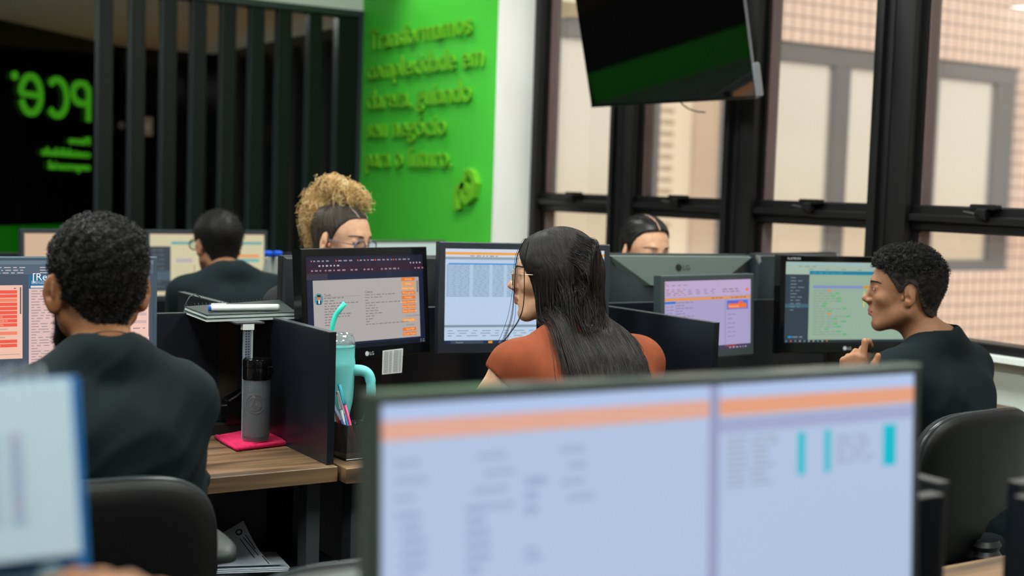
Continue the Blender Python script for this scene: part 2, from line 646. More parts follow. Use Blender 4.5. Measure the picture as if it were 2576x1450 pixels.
# raised lettering on the green wall
tl = thing('wall_lettering', 'raised green letters in five lines on the green wall', 'lettering', (XG, 6.92, 0))
lines = [('Transformamos', 2.1646 - .005, 6.915, 5.745), ('complexidade em', 1.992, 6.935, 5.62), ('clareza, guiando', 1.822, 6.93, 5.73),
         ('seu negócio', 1.660, 6.93, 5.98), ('para o futuro.', 1.492, 6.93, 5.91)]
for s, zb, y0, y1 in lines:
  vs, fs = text_geo(s, .5)
  k = (y0 - y1) / max(v[0] for v in vs)
  acc = ''
  for word in s.split(' '):
    x_off = 0.0
    if acc:
        a_, _ = text_geo(acc + word, .5)
        b_, _ = text_geo(word, .5)
        x_off = max(v[0] for v in a_) - max(v[0] for v in b_)
    acc += word + ' '
    vs, fs = text_geo(word, .5)
    vs = [(v[0] + x_off, v[1], v[2]) for v in vs]
    m_ = MB()
    # local frame of the thing: -X out of the wall, reading direction -Y
    m_.add([(-.016 - (v[2]) * .012, (y0 - 6.92) - v[0] * k, zb + v[1] * .158) for v in vs], fs)
    m_.build('word', M_greenl, tl)
lg = thing('wall_logo', 'raised green knot emblem under the wall lettering', 'logo', (XG, 5.75, 1.38))


def at_g(px, py):
    p = at_x(px, py, XG)
    return (p.y - 5.75, p.z - 1.38)


for pts in ([(1161, 528), (1158, 500), (1160, 478), (1172, 468), (1184, 470), (1196, 484)], [(1188, 432), (1200, 440), (1206, 462), (1200, 492), (1186, 506), (1176, 500), (1174, 478), (1180, 452), (1188, 432)]):
    m_ = MB()
    q = [at_g(*p) for p in pts]
    L = []
    for k, p in enumerate(q):
        t = Vector((q[min(k + 1, len(q) - 1)][0] - q[max(k - 1, 0)][0], q[min(k + 1, len(q) - 1)][1] - q[max(k - 1, 0)][1], 0))
        n = Vector((-t.y, t.x, 0)).normalized() * .019
        L.append([(-.002, p[0] - n.x, p[1] - n.y), (-.002, p[0] + n.x, p[1] + n.y), (-.035, p[0] + n.x, p[1] + n.y), (-.035, p[0] - n.x, p[1] - n.y)])
    m_.loft(L, True)
    m_.build('loop', M_greenl, lg)

# recessed ceiling lamps
M_lamp = mat('lamp_diffuser', (255, 255, 255), .5, emit=(250, 255, 250), estr=LAMP_STRENGTH)
M_lampf = mat('lamp_frame', (235, 235, 235), .4)


def panel_lamp(x, y, z, s=.3, label=None):
    t = thing('ceiling_light', label or 'square recessed ceiling light panel', 'light', (x, y, z), group='ceiling light panels')
    MB().box((-s, -s, -.012), (s, s, -.006)).build('diffuser', M_lamp, t)
    f = MB()
    for a, b_ in (((-s - .02, -s - .02), (s + .02, -s)), ((-s - .02, s), (s + .02, s + .02)), ((-s - .02, -s), (-s, s)), ((s, -s), (s + .02, s))):
        f.box((a[0], a[1], -.016), (b_[0], b_[1], -.001))
    f.build('frame', M_lampf, t)


for x, sx_n in ((.2, 'left'), (2.4, 'right')):
    for y, sy_n in ((.6, 'nearest'), (2.6, 'middle'), (4.6, 'farthest')):
        panel_lamp(x, y, 3.0, label='square ceiling light panel, %s one of the %s row' % (sy_n, sx_n))
panel_lamp(-2.03, 6.82, 3.0, .2, 'small square ceiling light panel beside the wall header, reflected in the window')
panel_lamp(-2.2, 2.6, 3.0, label='lone square ceiling light panel far left of the desk rows')
panel_lamp(-2.42, 9.2, 2.6, .16, 'small ceiling light panel in the room behind, by the slanted wall')
panel_lamp(.2, 8.6, 2.6, label='added unseen light panel brightening the room behind, left of the slats')  # invented fill panel, brightens the back ceiling between the slats
panel_lamp(3.0, 8.4, 2.6, .2, 'added unseen light panel brightening the room behind, right behind the slats')  # second fill panel, added to lift the dark room behind
# small spotlight washing the green wall
sp = thing('ceiling_spotlight', 'small round ceiling spotlight above the green wall lettering', 'light', (2.95, 6.2, 3.0))
MB().lathe([(.05, -.03), (.055, -.001)], 24).build('housing', M_lampf, sp, True)
MB().lathe([(.04, -.034), (.04, -.031)], 24).build('diffuser', M_lamp, sp)
sd = bpy.data.lights.new('spotlight_lamp', 'SPOT')
sd.energy = 26
sd.spot_size = 1.5
sd.spot_blend = .8
sd.shadow_soft_size = .03
sd.color = (1, 1, .85)
so = bpy.data.objects.new('spotlight_lamp', sd)
COL.objects.link(so)
so.parent = sp
so.location = (0, 0, -.05)
so.rotation_euler = Vector((.45, -.1, -.9)).to_track_quat('-Z', 'Y').to_euler()

# ------------------------------------------------------------------ outside
M_tile = bpy.data.materials.new('pink_facade_tiles')
M_tile.use_nodes = True
nt = M_tile.node_tree
bs = nt.nodes['Principled BSDF']
bs.inputs['Roughness'].default_value = .6
tc = nt.nodes.new('ShaderNodeTexCoord')
mp = nt.nodes.new('ShaderNodeMapping')
mp.inputs['Rotation'].default_value = (math.pi / 2, 0, 0)
br = nt.nodes.new('ShaderNodeTexBrick')
br.offset = 0
br.inputs['Color1'].default_value = lin((222, 196, 184)) + (1,)
br.inputs['Color2'].default_value = lin((214, 188, 176)) + (1,)
br.inputs['Mortar'].default_value = lin((150, 130, 122)) + (1,)
br.inputs['Scale'].default_value = 1.0
br.inputs['Mortar Size'].default_value = .013
br.inputs['Brick Width'].default_value = .165
br.inputs['Row Height'].default_value = .165
nt.links.new(tc.outputs['Object'], mp.inputs['Vector'])
nt.links.new(mp.outputs['Vector'], br.inputs['Vector'])
nt.links.new(br.outputs['Color'], bs.inputs['Base Color'])
M_fglass = mat('hazy_facade_glass', (222, 216, 206), .16, spec=.6, metal=.62)
M_fframe = mat('grey_facade_frames', (92, 88, 92), .6)
FY = 12.0
fac = thing('facade', 'pink tiled building wing with grey framed windows, outside the windows', 'building', (8, FY, 0))
b = MB(Matrix.Translation((-8, -FY, 0)))
for x0, x1, z0, z1 in ((6.9, 8.02, -14, 9), (8.02, 9.44, 3.3, 9), (8.02, 9.44, -14, .47), (10.62, 26, 3.32, 9), (10.62, 26, -14, .47), (15.84, 26, .47, 3.32)):
    b.box((x0, FY, z0), (x1, FY + .4, z1))
b.build('tiled_wall', M_tile, fac)
for x0, x1 in ((8.1, 9.38), (10.68, 12.29), (12.57, 13.94), (14.25, 15.44)):
    fr = MB(Matrix.Translation((-8, -FY, 0)))
    fr.box((x0 - .14, FY + .06, .62), (x0, FY + .2, 3.08)).box((x1, FY + .06, .62), (x1 + .14 if x1 < 15 else x1 + .36, FY + .2, 3.08))
    fr.box((x0 - .14, FY + .05, .47), (x1 + (.36 if x1 > 15 else .14), FY + .2, .62)).box((x0 - .14, FY + .05, 3.08), (x1 + (.36 if x1 > 15 else .14), FY + .2, 3.30))
    if x0 > 10 and x0 < 11:
        fr.box((x0 - .06, FY + .1, .62), (x0, FY + .2, 3.08))
    fo = fr.build('facade_window', M_fframe, fac)
    MB(Matrix.Translation((-8, -FY, 0))).box((x0, FY + .12, .62), (x1, FY + .14, 3.08)).build('pane', M_fglass, fo)
# towers further off
tw = thing('tower_block', 'pale apartment tower with rows of small windows, between the facade parts', 'building', (27, 38, -14))
pl = at_y(1652, 400, 38).x - 27
pr = at_y(1738, 400, 38).x - 27
pr2 = at_y(1860, 400, 38).x - 27
MB().box((pl - 3, 0, 0), (pr, 3, 40)).build('wall', mat('tower_beige', (232, 220, 202), .8), tw)
zlo = at_y(1670, 660, 38).z + 14
for k in range(20):
    z = zlo + k * .42
    MB().box((pl + .12, -.02, z), (pl + .72, .1, z + .20)).build('window', mat('tower_windows', (182, 166, 146), .5), tw)
tb = thing('brick_building', 'hazy brown building beside the pale tower, seen through the window', 'building', (27, 37, -14))
MB().box((pr + .05, 0, 0), (pr2 + 6, 3, 36)).build('wall', mat('brick_haze', (200, 180, 164), .8, noise=(.4, (186, 166, 152), .8)), tb)
b = MB()
for k in range(60):
    b.box((pr + .35, -.05, zlo - 1 + k * .30), (pr2 + 1.5, .05, zlo - .90 + k * .30))
b.build('ledge', mat('ledge_haze', (176, 158, 146), .8), tb)
M_ground = mat('distant_city_ground', (176, 176, 130), .9, noise=(.02, (232, 160, 116), 1.0))
struct(mbox('ground', (3.9, -1500, -15), (900, 200, -14), M_ground))

# ------------------------------------------------------------------ desks and dividers
def desk(label, x0, x1, y0, y1, legs=(), panel=None, group='desks'):
    t = thing('desk', label, 'desk', (x0, y0, 0))
    w, d = x1 - x0, y1 - y0
    MB().box((0, 0, .715), (w, d, .75), bev=.0012).build('desk_top', M_wood, t)
    for lx, ly in legs:
        MB().box((lx - x0, ly - y0, 0), (lx - x0 + .034, ly - y0 + .05, .715), bev=.002).build('leg', M_steel, t)
    if panel:
        MB().box((panel[0] - x0, panel[1] - y0, .06), (panel[2] - x0, panel[3] - y0, .714)).build('modesty_panel', M_black, t)
    return t


def divider(label, a, b, name='desk_divider'):
    t = thing(name, label, 'divider', (a[0], a[1], 0))
    mb = MB()
    mb.box((0, 0, a[2]), (b[0] - a[0], b[1] - a[1], b[2] - .002))
    mb.build('board', M_black, t)
    MB().box((-.0005, -.0005, b[2] - .002), (b[0] - a[0] + .0005, b[1] - a[1] + .0005, b[2])).build('edge_band', mat('edge_band', (64, 68, 70), .35), t)
    return t


SY0, SY1 = 3.195, 3.215
xl = at_z(845, 835, 1.05).x
desk('walnut desk at the left with a black bottle on a pink cloth', .13, 1.225, 2.665, SY0 - .002,
     [(at_y(771, 1300, 2.75).x, 2.75), (.2, 2.75), (.2, 3.1), (1.13, 3.1)], (.16, 3.0, 1.19, 3.02))
desk('walnut desk in the middle with the mint mug and the pen cup', 1.232, 2.302, 2.635, SY0 - .002,
     [(at_y(883, 1300, 2.72).x, 2.72), (2.2, 2.75), (1.27, 3.1), (2.2, 3.1)], (1.26, 3.0, 2.28, 3.02))
desk('walnut desk at the right in front of the young man in profile', 2.309, 3.53, 2.62, SY0 - .002,
     [(2.33, 2.72), (3.4, 2.72), (2.33, 3.1), (3.4, 3.1)], (2.33, 3.0, 3.45, 3.02))
divider('black divider board between the bottle desk and the mug desk', (1.2065, 2.685, .7505), (1.2235, SY0 - .001, 1.052))
divider('black divider board beside the long haired woman, in front of the lilac screen', (2.284, 2.632, .7505), (2.302, SY0 - .001, 1.05))
divider('long low black back panel behind the left monitor and the bottle', (.13, SY0, .30), (1.13, SY1, 1.05), 'desk_back_panel')
divider('long low black back panel behind the middle and right monitors', (1.20, SY0, .30), (3.46, SY1, 1.05), 'desk_back_panel')
tag(mbox('cable_duct', (1.10, SY1 + .002, .3), (1.19, SY1 + .03, 1.04), mat('brown_duct', (62, 56, 46), .4)),
    'narrow brownish upright cable duct showing in the panel gap behind the black bottle', 'duct')
tag(mbox('back_ledge', (.2, SY0 - .075, .7505), (1.19, SY0 - .003, .775), M_blackm), 'black cable tray ledge at the back of the bottle desk', 'tray')
# opposite side of the same island
desk('walnut desk on the far side, where the curly blonde woman sits', 1.24, 2.30, SY1 + .002, 3.72, [(1.3, 3.6), (2.2, 3.6)])
desk('walnut desk on the far side, where the ponytailed woman sits', 2.31, 3.46, SY1 + .002, 3.72, [(2.36, 3.6), (3.4, 3.6)])
desk('walnut desk on the far side behind the bottle desk', .13, 1.215, SY1 + .034, 3.72, [(.2, 3.6), (1.1, 3.6)])
pd = at_z(448, 734, 1.05)
divider('dark end of a divider board just behind the spiral notebooks', (pd.x, pd.y - .5, .7505), (pd.x + .018, pd.y, 1.05))
# far island
desk('desk of the man with glasses at the far left', .9, 2.5, 5.28, 5.84, [(1.0, 5.35), (2.4, 5.35)])
desk('desk further back under the white screen', 2.51, 3.32, 5.28, 5.84, [(2.6, 5.7), (3.2, 5.7)])
divider('black back panel behind the far monitors', (.9, 5.845, .4), (3.3, 5.865, 1.05), 'desk_back_panel')
# front island, next to the camera
desk('desk right at the camera under the big blurred monitor', -.3, 1.25, .42, .982, [(-.2, .5), (1.15, .5)])
desk('desk in front of the blurred chair top', -.3, 1.25, 1.008, 1.497, [(-.2, 1.4), (1.15, 1.4)])
desk('pale lit desk corner at the bottom right edge', 1.298, 2.6, 1.008, 1.497, [(1.4, 1.4), (2.4, 1.4)])
desk('near desk right of the camera, outside the picture', 1.298, 2.6, .42, .982, [(1.4, .5), (2.4, .5)])
divider('blurred black panel standing behind the big near monitor', (-.3, .985, .3), (1.208, 1.003, 1.05), 'desk_back_panel')
divider('blurred black divider end with a bright top edge, right of the big monitor', (1.253, 1.03, .7505), (1.271, 1.49, 1.05))
divider('blurred black panel at the right edge, upper one', (1.345, .985, .3), (2.6, 1.003, 1.05), 'desk_back_panel')
divider('blurred black divider at the right edge, lower one', (1.281, .45, .7505), (1.299, .945, 1.05))


# ------------------------------------------------------------------ screens and monitors
class Scr:
    def __init__(self, M, x0, z0, w, h):
        self.mb = MB(M)
        self.g = (x0, z0, w, h)
        self.n = 0

    def _p(self, u, v, lay):
        x0, z0, w, h = self.g
        return (x0 + u * w, -.0008 - lay * .00025, z0 + h - v * h)

    def r(self, u0, v0, u1, v1, col, lay=1):
        self.mb.use(emat(col, self.s))
        self.mb.add([self._p(u0, v1, lay), self._p(u1, v1, lay), self._p(u1, v0, lay), self._p(u0, v0, lay)], [(0, 1, 2, 3)])
        return self

    s = 1.0

    def words(self, u0, v0, u1, v1, col, rows, lay=3, hh=.5, gap=.3, seed=1, mn=.01, mx=.05):
        R = random.Random(seed)
        dv = (v1 - v0) / rows
        for k in range(rows):
            u = u0
            lim = u1 if isinstance(u1, float) or isinstance(u1, int) else u1[k % len(u1)]
            while u < lim - mn:
                w = min(R.uniform(mn, mx), lim - u)
                self.r(u, v0 + k * dv + dv * .25, u + w, v0 + k * dv + dv * (.25 + hh), col, lay)
                u += w + mn * gap * 2
        return self

    def txt(self, u, v, s, size, col, lay=4, stretch=1.0):
        vs, fs = text_geo(s)
        x0, z0, w, h = self.g
        self.mb.use(emat(col, self.s))
        self.mb.add([(x0 + u * w + p[0] * size * stretch, -.0008 - lay * .00025, z0 + h - v * h + p[1] * size) for p in vs], fs)
        return self


def logo_mark(M, size, m_, text='LG'):
    mb = MB(M @ Matrix.Rotation(math.pi / 2, 4, 'X'))
    r = size * .62
    ring = [(r * math.cos(2 * math.pi * i / 24), r * math.sin(2 * math.pi * i / 24)) for i in range(24)]
    mb.lathe([(r, -.0002), (r, .0006)], 24)
    vs, fs = text_geo(text)
    mb.add([(r * 1.35 + p[0] * size * 1.25, -size * .44 + p[1] * size * 1.25, .0006) for p in vs], fs)
    return mb


def monitor(label, x, y, zc, yaw, tilt, w, h, bez, content, bm=None, base=.75, deep=.022, logo=True, logom=None, logos=.010, stand='foot', group=None,
            backm=None, strength=1.0):
    t = thing('monitor', label, 'monitor', (x, y, base), math.radians(yaw), group)
    zc -= base
    M = Matrix.Translation((0, 0, zc)) @ Matrix.Rotation(-math.radians(tilt), 4, 'X')
    bl, br_, bt, bb = bez
    bm = bm or M_bezel
    # bezel ring + back shell
    mb = MB(M)
    o = [(-w / 2, -h / 2), (w / 2, -h / 2), (w / 2, h / 2), (-w / 2, h / 2)]
    i_ = [(-w / 2 + bl, -h / 2 + bb), (w / 2 - br_, -h / 2 + bb), (w / 2 - br_, h / 2 - bt), (-w / 2 + bl, h / 2 - bt)]
    c = .0025
    oc = [(px - math.copysign(c, px), pz - math.copysign(c, pz)) for px, pz in o]
    L = [[(px, .004, pz) for px, pz in i_], [(px, -.003, pz) for px, pz in i_], [(px, -.003, pz) for px, pz in oc],
         [(px, 0.0, pz) for px, pz in o], [(px, deep, pz) for px, pz in o]]
    mb.loft(L, caps=False)
    mb.build('bezel', bm, t, auto=30)
    mb = MB(M)
    s1 = .72
    L = [[(px * .995, deep, pz * .995) for px, pz in o], [(px * .96, deep + .008, pz * .95) for px, pz in o],
         [(px * s1, deep + .022, pz * s1 - h * .03) for px, pz in o], [(px * s1 * .96, deep + .026, pz * s1 * .94 - h * .03) for px, pz in o]]
    mb.loft(L, caps=True)
    bs_ = mb.build('back_shell', backm or M_backd, t, auto=30)
    sc = Scr(M, -w / 2 + bl, -h / 2 + bb, w - bl - br_, h - bt - bb)
    sc.s = strength
    content(sc)
    sc.mb.build('screen', None, t)
    if logo:
        lm = logo_mark(M @ Matrix.Translation((-.012, -.0034, -h / 2 + bb * .45)), logos, logom or M_logow)
        lm.build('logo', logom or M_logow, t)
    st = MB()
    if stand == 'foot':
        st.box((-.035, deep + .02, .012), (.035, deep + .045, zc), bev=.004)
        st.lathe([(.085, 0), (.09, .004), (.086, .012), (.03, .016)], 32, Matrix.Translation((0, deep - .03 + .02, 0)))
    else:
        st.box((-.03, deep + .02, .01), (.03, deep + .05, zc), bev=.004)
        st.box((-.12, -.05, 0), (.12, deep + .09, .012), bev=.005)
    st.build('stand', M_blackm, t, auto=35)
    return t


def c_left(s):          # ultrawide in front of the first man: two browser windows
    U = lambda u: .607 + (u - .562) * .92
    s.r(0, 0, 1, 1, (72, 82, 98), 0)
    s.r(0, 0, 1, .030, (104, 122, 136), 1)
    s.r(0, .030, 1, .105, (84, 100, 115), 1)
    s.words(.36, .045, .60, .105, (190, 186, 192), 3, 3, .35, .9, 3, .004, .02)
    s.words(.64, .045, .77, .105, (190, 186, 192), 3, 3, .35, .9, 5, .004, .03)
    s.r(.67, .092, .676, .102, (230, 70, 70), 4)
    # left page with salmon buttons
    s.r(.36, .185, .588, .735, (238, 192, 172), 1)
    s.r(.580, .20, .584, .40, (90, 90, 96), 3)
    s.r(.562, .205, .568, .212, (70, 74, 90), 3)
    labels = ['Anexos (0)', 'Retornar', 'Avançar', 'Finalizar Tarefa', 'Mover para fila', 'Transferir', 'Visualizar Formulários', 'Inserir Descrição / Comentário', 'Enviar Documento',
              '', 'Excluir tarefa', '', 'Gerar PDF', 'Vincular Projeto']
    for k, lb in enumerate(labels):
        v = .222 + k * .0308
        if lb:
            s.r(.43, v, .572, v + .025, (238, 92, 74) if k not in (2, 10) else (240, 132, 104), 2)
            wd = .0042 * len(lb)
            s.txt(.502 - wd * .62, v + .018, lb, .0066, (255, 196, 176), 4)
    s.txt(.480, .517, 'Ir para o processo', .006, (130, 116, 112), 4)
    s.txt(.495, .578, 'Repositório', .006, (70, 66, 70), 4)
    s.r(.36, .70, .58, .703, (150, 130, 126), 3)
    # right page
    s.r(U(.562), .11, U(.975), 1, (242, 198, 184), 1)
    s.r(U(.562), .11, U(.975), .212, (38, 104, 142), 2)
    s.txt(U(.572), .150, '[Receita', .023, (240, 240, 244), 4)
    s.txt(U(.570), .165, 'ESTADO DE GOIÁS', .0050, (200, 212, 224), 4)
    s.txt(U(.570), .178, 'SECRETARIA DE ESTADO', .0050, (200, 212, 224), 4)
    s.r(U(.568), .19, U(.72), .206, (230, 214, 216), 3)
    s.r(U(.562), .212, U(.682), 1, (222, 188, 182), 2)
    s.words(U(.570), .222, [U(.63), U(.60), U(.65), U(.64), U(.66)], .80, (158, 142, 146), 28, 4, .3, .5, 11, .008, .03)
    for v in (.34, .41, .47):
        s.r(U(.70), v, U(.965), v + .024, (208, 178, 174), 2)
    s.words(U(.70), .33, U(.76), .56, (120, 104, 110), 6, 4, .3, .5, 12, .008, .03)
    s.words(U(.86), .525, U(.96), .54, (150, 130, 134), 1, 4, .5, .5, 13, .008, .03)
    s.r(U(.972), .12, U(.976), .60, (120, 100, 105), 3)


def c_task(s):          # dark browser with the grey task form
    s.r(0, 0, 1, 1, (24, 34, 58), 0)
    s.r(0, 0, 1, .085, (30, 30, 48), 1)
    s.r(0, .085, 1, .185, (44, 26, 44), 1)
    for u in (.04, .24, .42, .57, .73):
        s.r(u, .045, u + .008, .06, (236, 96, 60), 3)
        s.words(u + .02, .035, u + .15, .075, (150, 136, 150), 1, 3, .35, .8, int(u * 99), .01, .03)
    s.words(.1, .085, .27, .125, (188, 176, 190), 1, 3, .4, .8, 4, .01, .03)
    s.words(.88, .075, .99, .115, (188, 176, 190), 1, 3, .4, 1.5, 5, .006, .012)
    for u in (.04, .15, .25, .36, .47, .62, .7, .92):
        s.words(u, .135, u + .08, .175, (158, 128, 140), 1, 3, .4, .8, int(u * 97), .01, .03)
    s.r(0, .185, .17, .25, (52, 50, 64), 2)
    s.r(.05, .255, .955, .93, (172, 166, 164), 2)
    s.r(.935, .30, .945, .43, (110, 108, 110), 4)
    # avatar
    for k in range(10):
        pass
    s.r(.068, .40, .118, .505, (86, 146, 152), 3)
    s.r(.078, .392, .108, .513, (86, 146, 152), 3)
    s.r(.060, .42, .126, .487, (86, 146, 152), 3)
    s.r(.083, .415, .104, .46, (214, 120, 60), 5)
    s.r(.080, .408, .107, .43, (26, 26, 30), 6)
    s.r(.074, .468, .112, .508, (40, 60, 84), 5)
    s.r(.088, .462, .099, .50, (225, 225, 225), 6)
    s.txt(.135, .425, 'Tarefa', .0085, (60, 60, 62), 4)
    s.txt(.475, .41, 'Cliente', .0085, (60, 60, 62), 4)
    s.words(.135, .435, [.30, .22, .43, .27, .25, .22, .36, .34, .21, .20, .20], .75, (112, 110, 110), 11, 4, .30, .4, 21, .012, .04)
    s.words(.475, .42, [.75, .62, .5, .80, .56, .58, .6, .62, .55, .54, .52, .86], .77, (116, 114, 114), 12, 4, .28, .4, 22, .012, .04)
    s.words(.135, .43, .45, .434, (140, 136, 134), 1, 3, 1, .1, 22, .3, .3)
    names = ['Retornar', 'Avançar', 'Finalizar Tarefa', 'Mover para fila', 'Transferir', 'Visualizar Formulários', 'Inserir Descrição', 'Enviar Documento', None, 'Excluir tarefa', None, 'Gerar PDF', 'Vincular Projeto']
    for k, n_ in enumerate(names):
        v = .258 + k * .051
        if n_:
            s.r(.795, v, .918, v + .038, (228, 120, 30) if k not in (1, 2, 9) else (232, 156, 84), 3)
            s.txt(.857 - len(n_) * .0036, v + .028, n_, .0068, (250, 206, 160), 5)
        else:
            s.txt(.83, v + .028, 'Repositório' if k == 10 else 'Ir para o processo', .0065, (120, 116, 114), 5)
    s.r(0, .955, 1, 1, (16, 22, 34), 3)
    s.words(.95, .955, .99, .995, (130, 130, 140), 2, 4, .4, .5, 9, .01, .02)


def c_table(s):         # bluish white table
    s.r(0, 0, 1, 1, (184, 204, 230), 0)
    s.r(0, .0, 1, .035, (206, 212, 226), 1)
    s.r(0, .035, 1, .062, (236, 164, 70), 2)
    s.r(0, .062, 1, .085, (202, 214, 230), 1)
    s.r(0, .085, 1, .112, (146, 160, 172), 1)
    s.words(.15, .064, .32, .084, (140, 140, 140), 1, 3, .5, .5, 2, .01, .03)
    s.r(0.02, .15, .66, .165, (86, 146, 208), 3)
    s.r(0.01, .165, .60, .505, (150, 176, 200), 2)
    s.words(.02, .168, .64, .50, (176, 200, 222), 20, 3, .35, .25, 6, .02, .04)
    s.words(.62, .12, [.92, .86, .95, .80, .9, .78], .50, (128, 150, 172), 22, 3, .3, .3, 7, .02, .06)
    for u in (.15, .27, .36, .52):
        s.r(u, .165, u + .02, .505, (176, 200, 222), 3)
    s.r(.435, .145, .478, .505, (0, 200, 214), 5)
    s.r(.44, .12, .475, .135, (60, 208, 214), 5)
    s.r(0, .80, 1, .825, (128, 148, 160), 2)
    s.r(0, .825, 1, .965, (186, 206, 230), 2)
    s.words(.02, .85, .75, .93, (130, 146, 160), 3, 3, .3, .7, 8, .02, .07)
    s.r(0, .962, 1, 1, (30, 52, 74), 3)
    s.r(0.0, .965, .03, 1, (30, 40, 70), 4)
    s.r(.04, .968, .24, .995, (60, 76, 92), 4)
    s.txt(.07, .99, 'Pesquisar', .006, (150, 160, 170), 5)
    for k, c in enumerate(((230, 150, 40), (90, 90, 130), (224, 170, 60), (210, 80, 60), (60, 160, 90), (40, 140, 210), (230, 90, 50))):
        s.r(.27 + k * .062, .97, .295 + k * .062, .993, c, 5)


def c_lilac(s):
    s.r(0, 0, 1, 1, (166, 156, 196), 0)
    s.r(0, 0, 1, .225, (186, 164, 200), 1)
    s.words(.02, .05, .3, .075, (138, 124, 150), 1, 3, .4, .8, 3, .02, .05)
    s.words(.02, .11, .25, .21, (160, 120, 120), 4, 3, .4, .8, 4, .02, .06)
    s.words(.26, .12, .6, .2, (134, 124, 164), 3, 3, .4, 1.2, 5, .02, .05)
    s.words(.66, .12, .88, .19, (130, 120, 130), 2, 3, .4, .5, 6, .02, .06)
    s.r(.01, .02, .02, .05, (240, 90, 30), 3)
    s.r(.94, .13, .965, .17, (236, 100, 40), 3)
    s.r(0, .24, 1, .275, (226, 146, 66), 2)
    s.words(.53, .245, .68, .27, (150, 96, 40), 1, 3, .5, .3, 7, .02, .06)
    s.words(.76, .245, .94, .27, (150, 96, 40), 1, 3, .5, .3, 8, .02, .06)
    s.r(0, .285, .12, .315, (40, 110, 196), 3)
    s.words(.02, .34, .11, .9, (136, 128, 168), 13, 3, .3, .3, 9, .02, .05)
    s.words(.13, .29, [.33, .22, .32, .2, .24], .6, (120, 112, 140), 8, 3, .25, .3, 10, .02, .06)
    s.r(.122, .28, .125, 1, (140, 130, 170), 2)
    s.r(.69, .28, .694, .95, (120, 110, 150), 3)
    s.r(.71, .30, .965, .43, (74, 112, 208), 3)
    s.r(.725, .345, .945, .415, (232, 112, 50), 4)
    s.r(.85, .315, .90, .35, (232, 96, 70), 5)
    s.r(.725, .315, .84, .35, (92, 88, 196), 4)
    s.txt(.73, .40, 'Atendimento', .009, (255, 200, 170), 5)
    s.words(.72, .48, [.83, .8, .81, .8, .82], .86, (136, 126, 160), 6, 3, .2, .3, 11, .02, .06)
    s.r(.695, .945, .82, .968, (150, 50, 50), 4)
    s.r(.0, .94, 1, 1, (60, 54, 78), 3)
    s.words(.74, .965, .97, .995, (190, 170, 210), 1, 5, .5, 1, 12, .01, .03)


def c_sage(s):
    s.r(0, 0, 1, 1, (146, 170, 152), 0)
    s.r(0, 0, 1, .155, (158, 180, 166), 1)
    s.r(.03, .012, .62, .035, (150, 184, 190), 2)
    s.words(.1, .045, .25, .07, (124, 142, 130), 1, 3, .4, .5, 3, .02, .05)
    s.words(.18, .08, .95, .105, (126, 146, 120), 1, 3, .4, 1.5, 4, .03, .06)
    s.r(.185, .11, 1, .155, (24, 124, 152), 2)
    s.words(.21, .12, .45, .15, (60, 146, 166), 1, 3, .5, .4, 3, .02, .05)
    s.r(0, .155, .185, .965, (48, 62, 72), 2)
    s.r(0, .52, .185, .565, (60, 96, 118), 3)
    s.words(.04, .18, [.10, .13, .12, .15, .14], .62, (108, 124, 132), 11, 4, .3, .4, 5, .02, .05)
    s.r(.03, .92, .055, .94, (30, 150, 210), 4)
    s.words(.06, .915, .14, .945, (120, 136, 146), 1, 4, .5, .3, 6, .02, .05)
    s.r(.215, .29, .61, .325, (126, 142, 190), 2)
    s.r(.61, .29, 1, .325, (202, 146, 34), 2)
    R = random.Random(3)
    for k in range(18):
        v = .345 + k * .032
        e = R.uniform(.28, .48)
        s.words(.22, v, e, v + .02, (130, 152, 136), 1, 3, .5, .3, k, .02, .06)
        s.r(e, v, e + .035, v + .016, (70, 178, 90) if k not in (0, 9) else (220, 120, 50), 4)
    s.r(.613, .36, .622, .56, (206, 206, 40), 4)
    s.r(.65, .38, .9, .5, (154, 178, 166), 3)
    s.words(.66, .39, .85, .5, (126, 146, 136), 4, 4, .3, .3, 8, .02, .06)
    s.r(0, .965, 1, 1, (34, 44, 52), 3)
    for k in range(10):
        s.r(.012 + k * .035, .97, .024 + k * .035, .99, R.choice([(160, 150, 140), (180, 90, 60), (90, 130, 150)]), 4)


def c_big(s):           # the near blurred one
    s.r(0, 0, 1, 1, (176, 194, 222), 0)
    s.r(0, 0, 1, .055, (176, 196, 232), 1)
    s.r(0, .055, .555, .12, (224, 168, 150), 2)
    s.r(.575, .055, 1, .12, (228, 160, 128), 2)
    s.r(.555, 0, .575, 1, (150, 156, 190), 3)
    s.r(.575, .13, 1, .185, (160, 168, 202), 2)
    s.r(0, .96, 1, 1, (120, 140, 180), 1)
    s.words(.02, .17, .40, .40, (160, 178, 208), 4, 3, .4, 1.5, 3, .03, .06)
    for u, v0, v1 in ((.03, .35, .60), (.13, .35, .60), (.225, .27, .42), (.225, .52, .58)):
        s.words(u, v0, u + .045, v1, (152, 168, 202), max(2, int((v1 - v0) * 26)), 3, .5, .5, int(v0 * 99), .015, .04)
    s.words(.59, .20, .70, .40, (150, 166, 184), 9, 3, .4, .3, 6, .02, .05)
    s.words(.82, .23, .91, .35, (152, 164, 190), 7, 3, .4, .3, 7, .02, .05)
    for u0, u1 in ((.737, .752), (.795, .808), (.928, .958)):
        s.r(u0, .205, u1, .375, (0, 186, 204), 4)
    s.r(.608, .86, .626, .895, (190, 176, 208), 4)
    s.r(.90, .95, 1, 1, (110, 124, 168), 4)


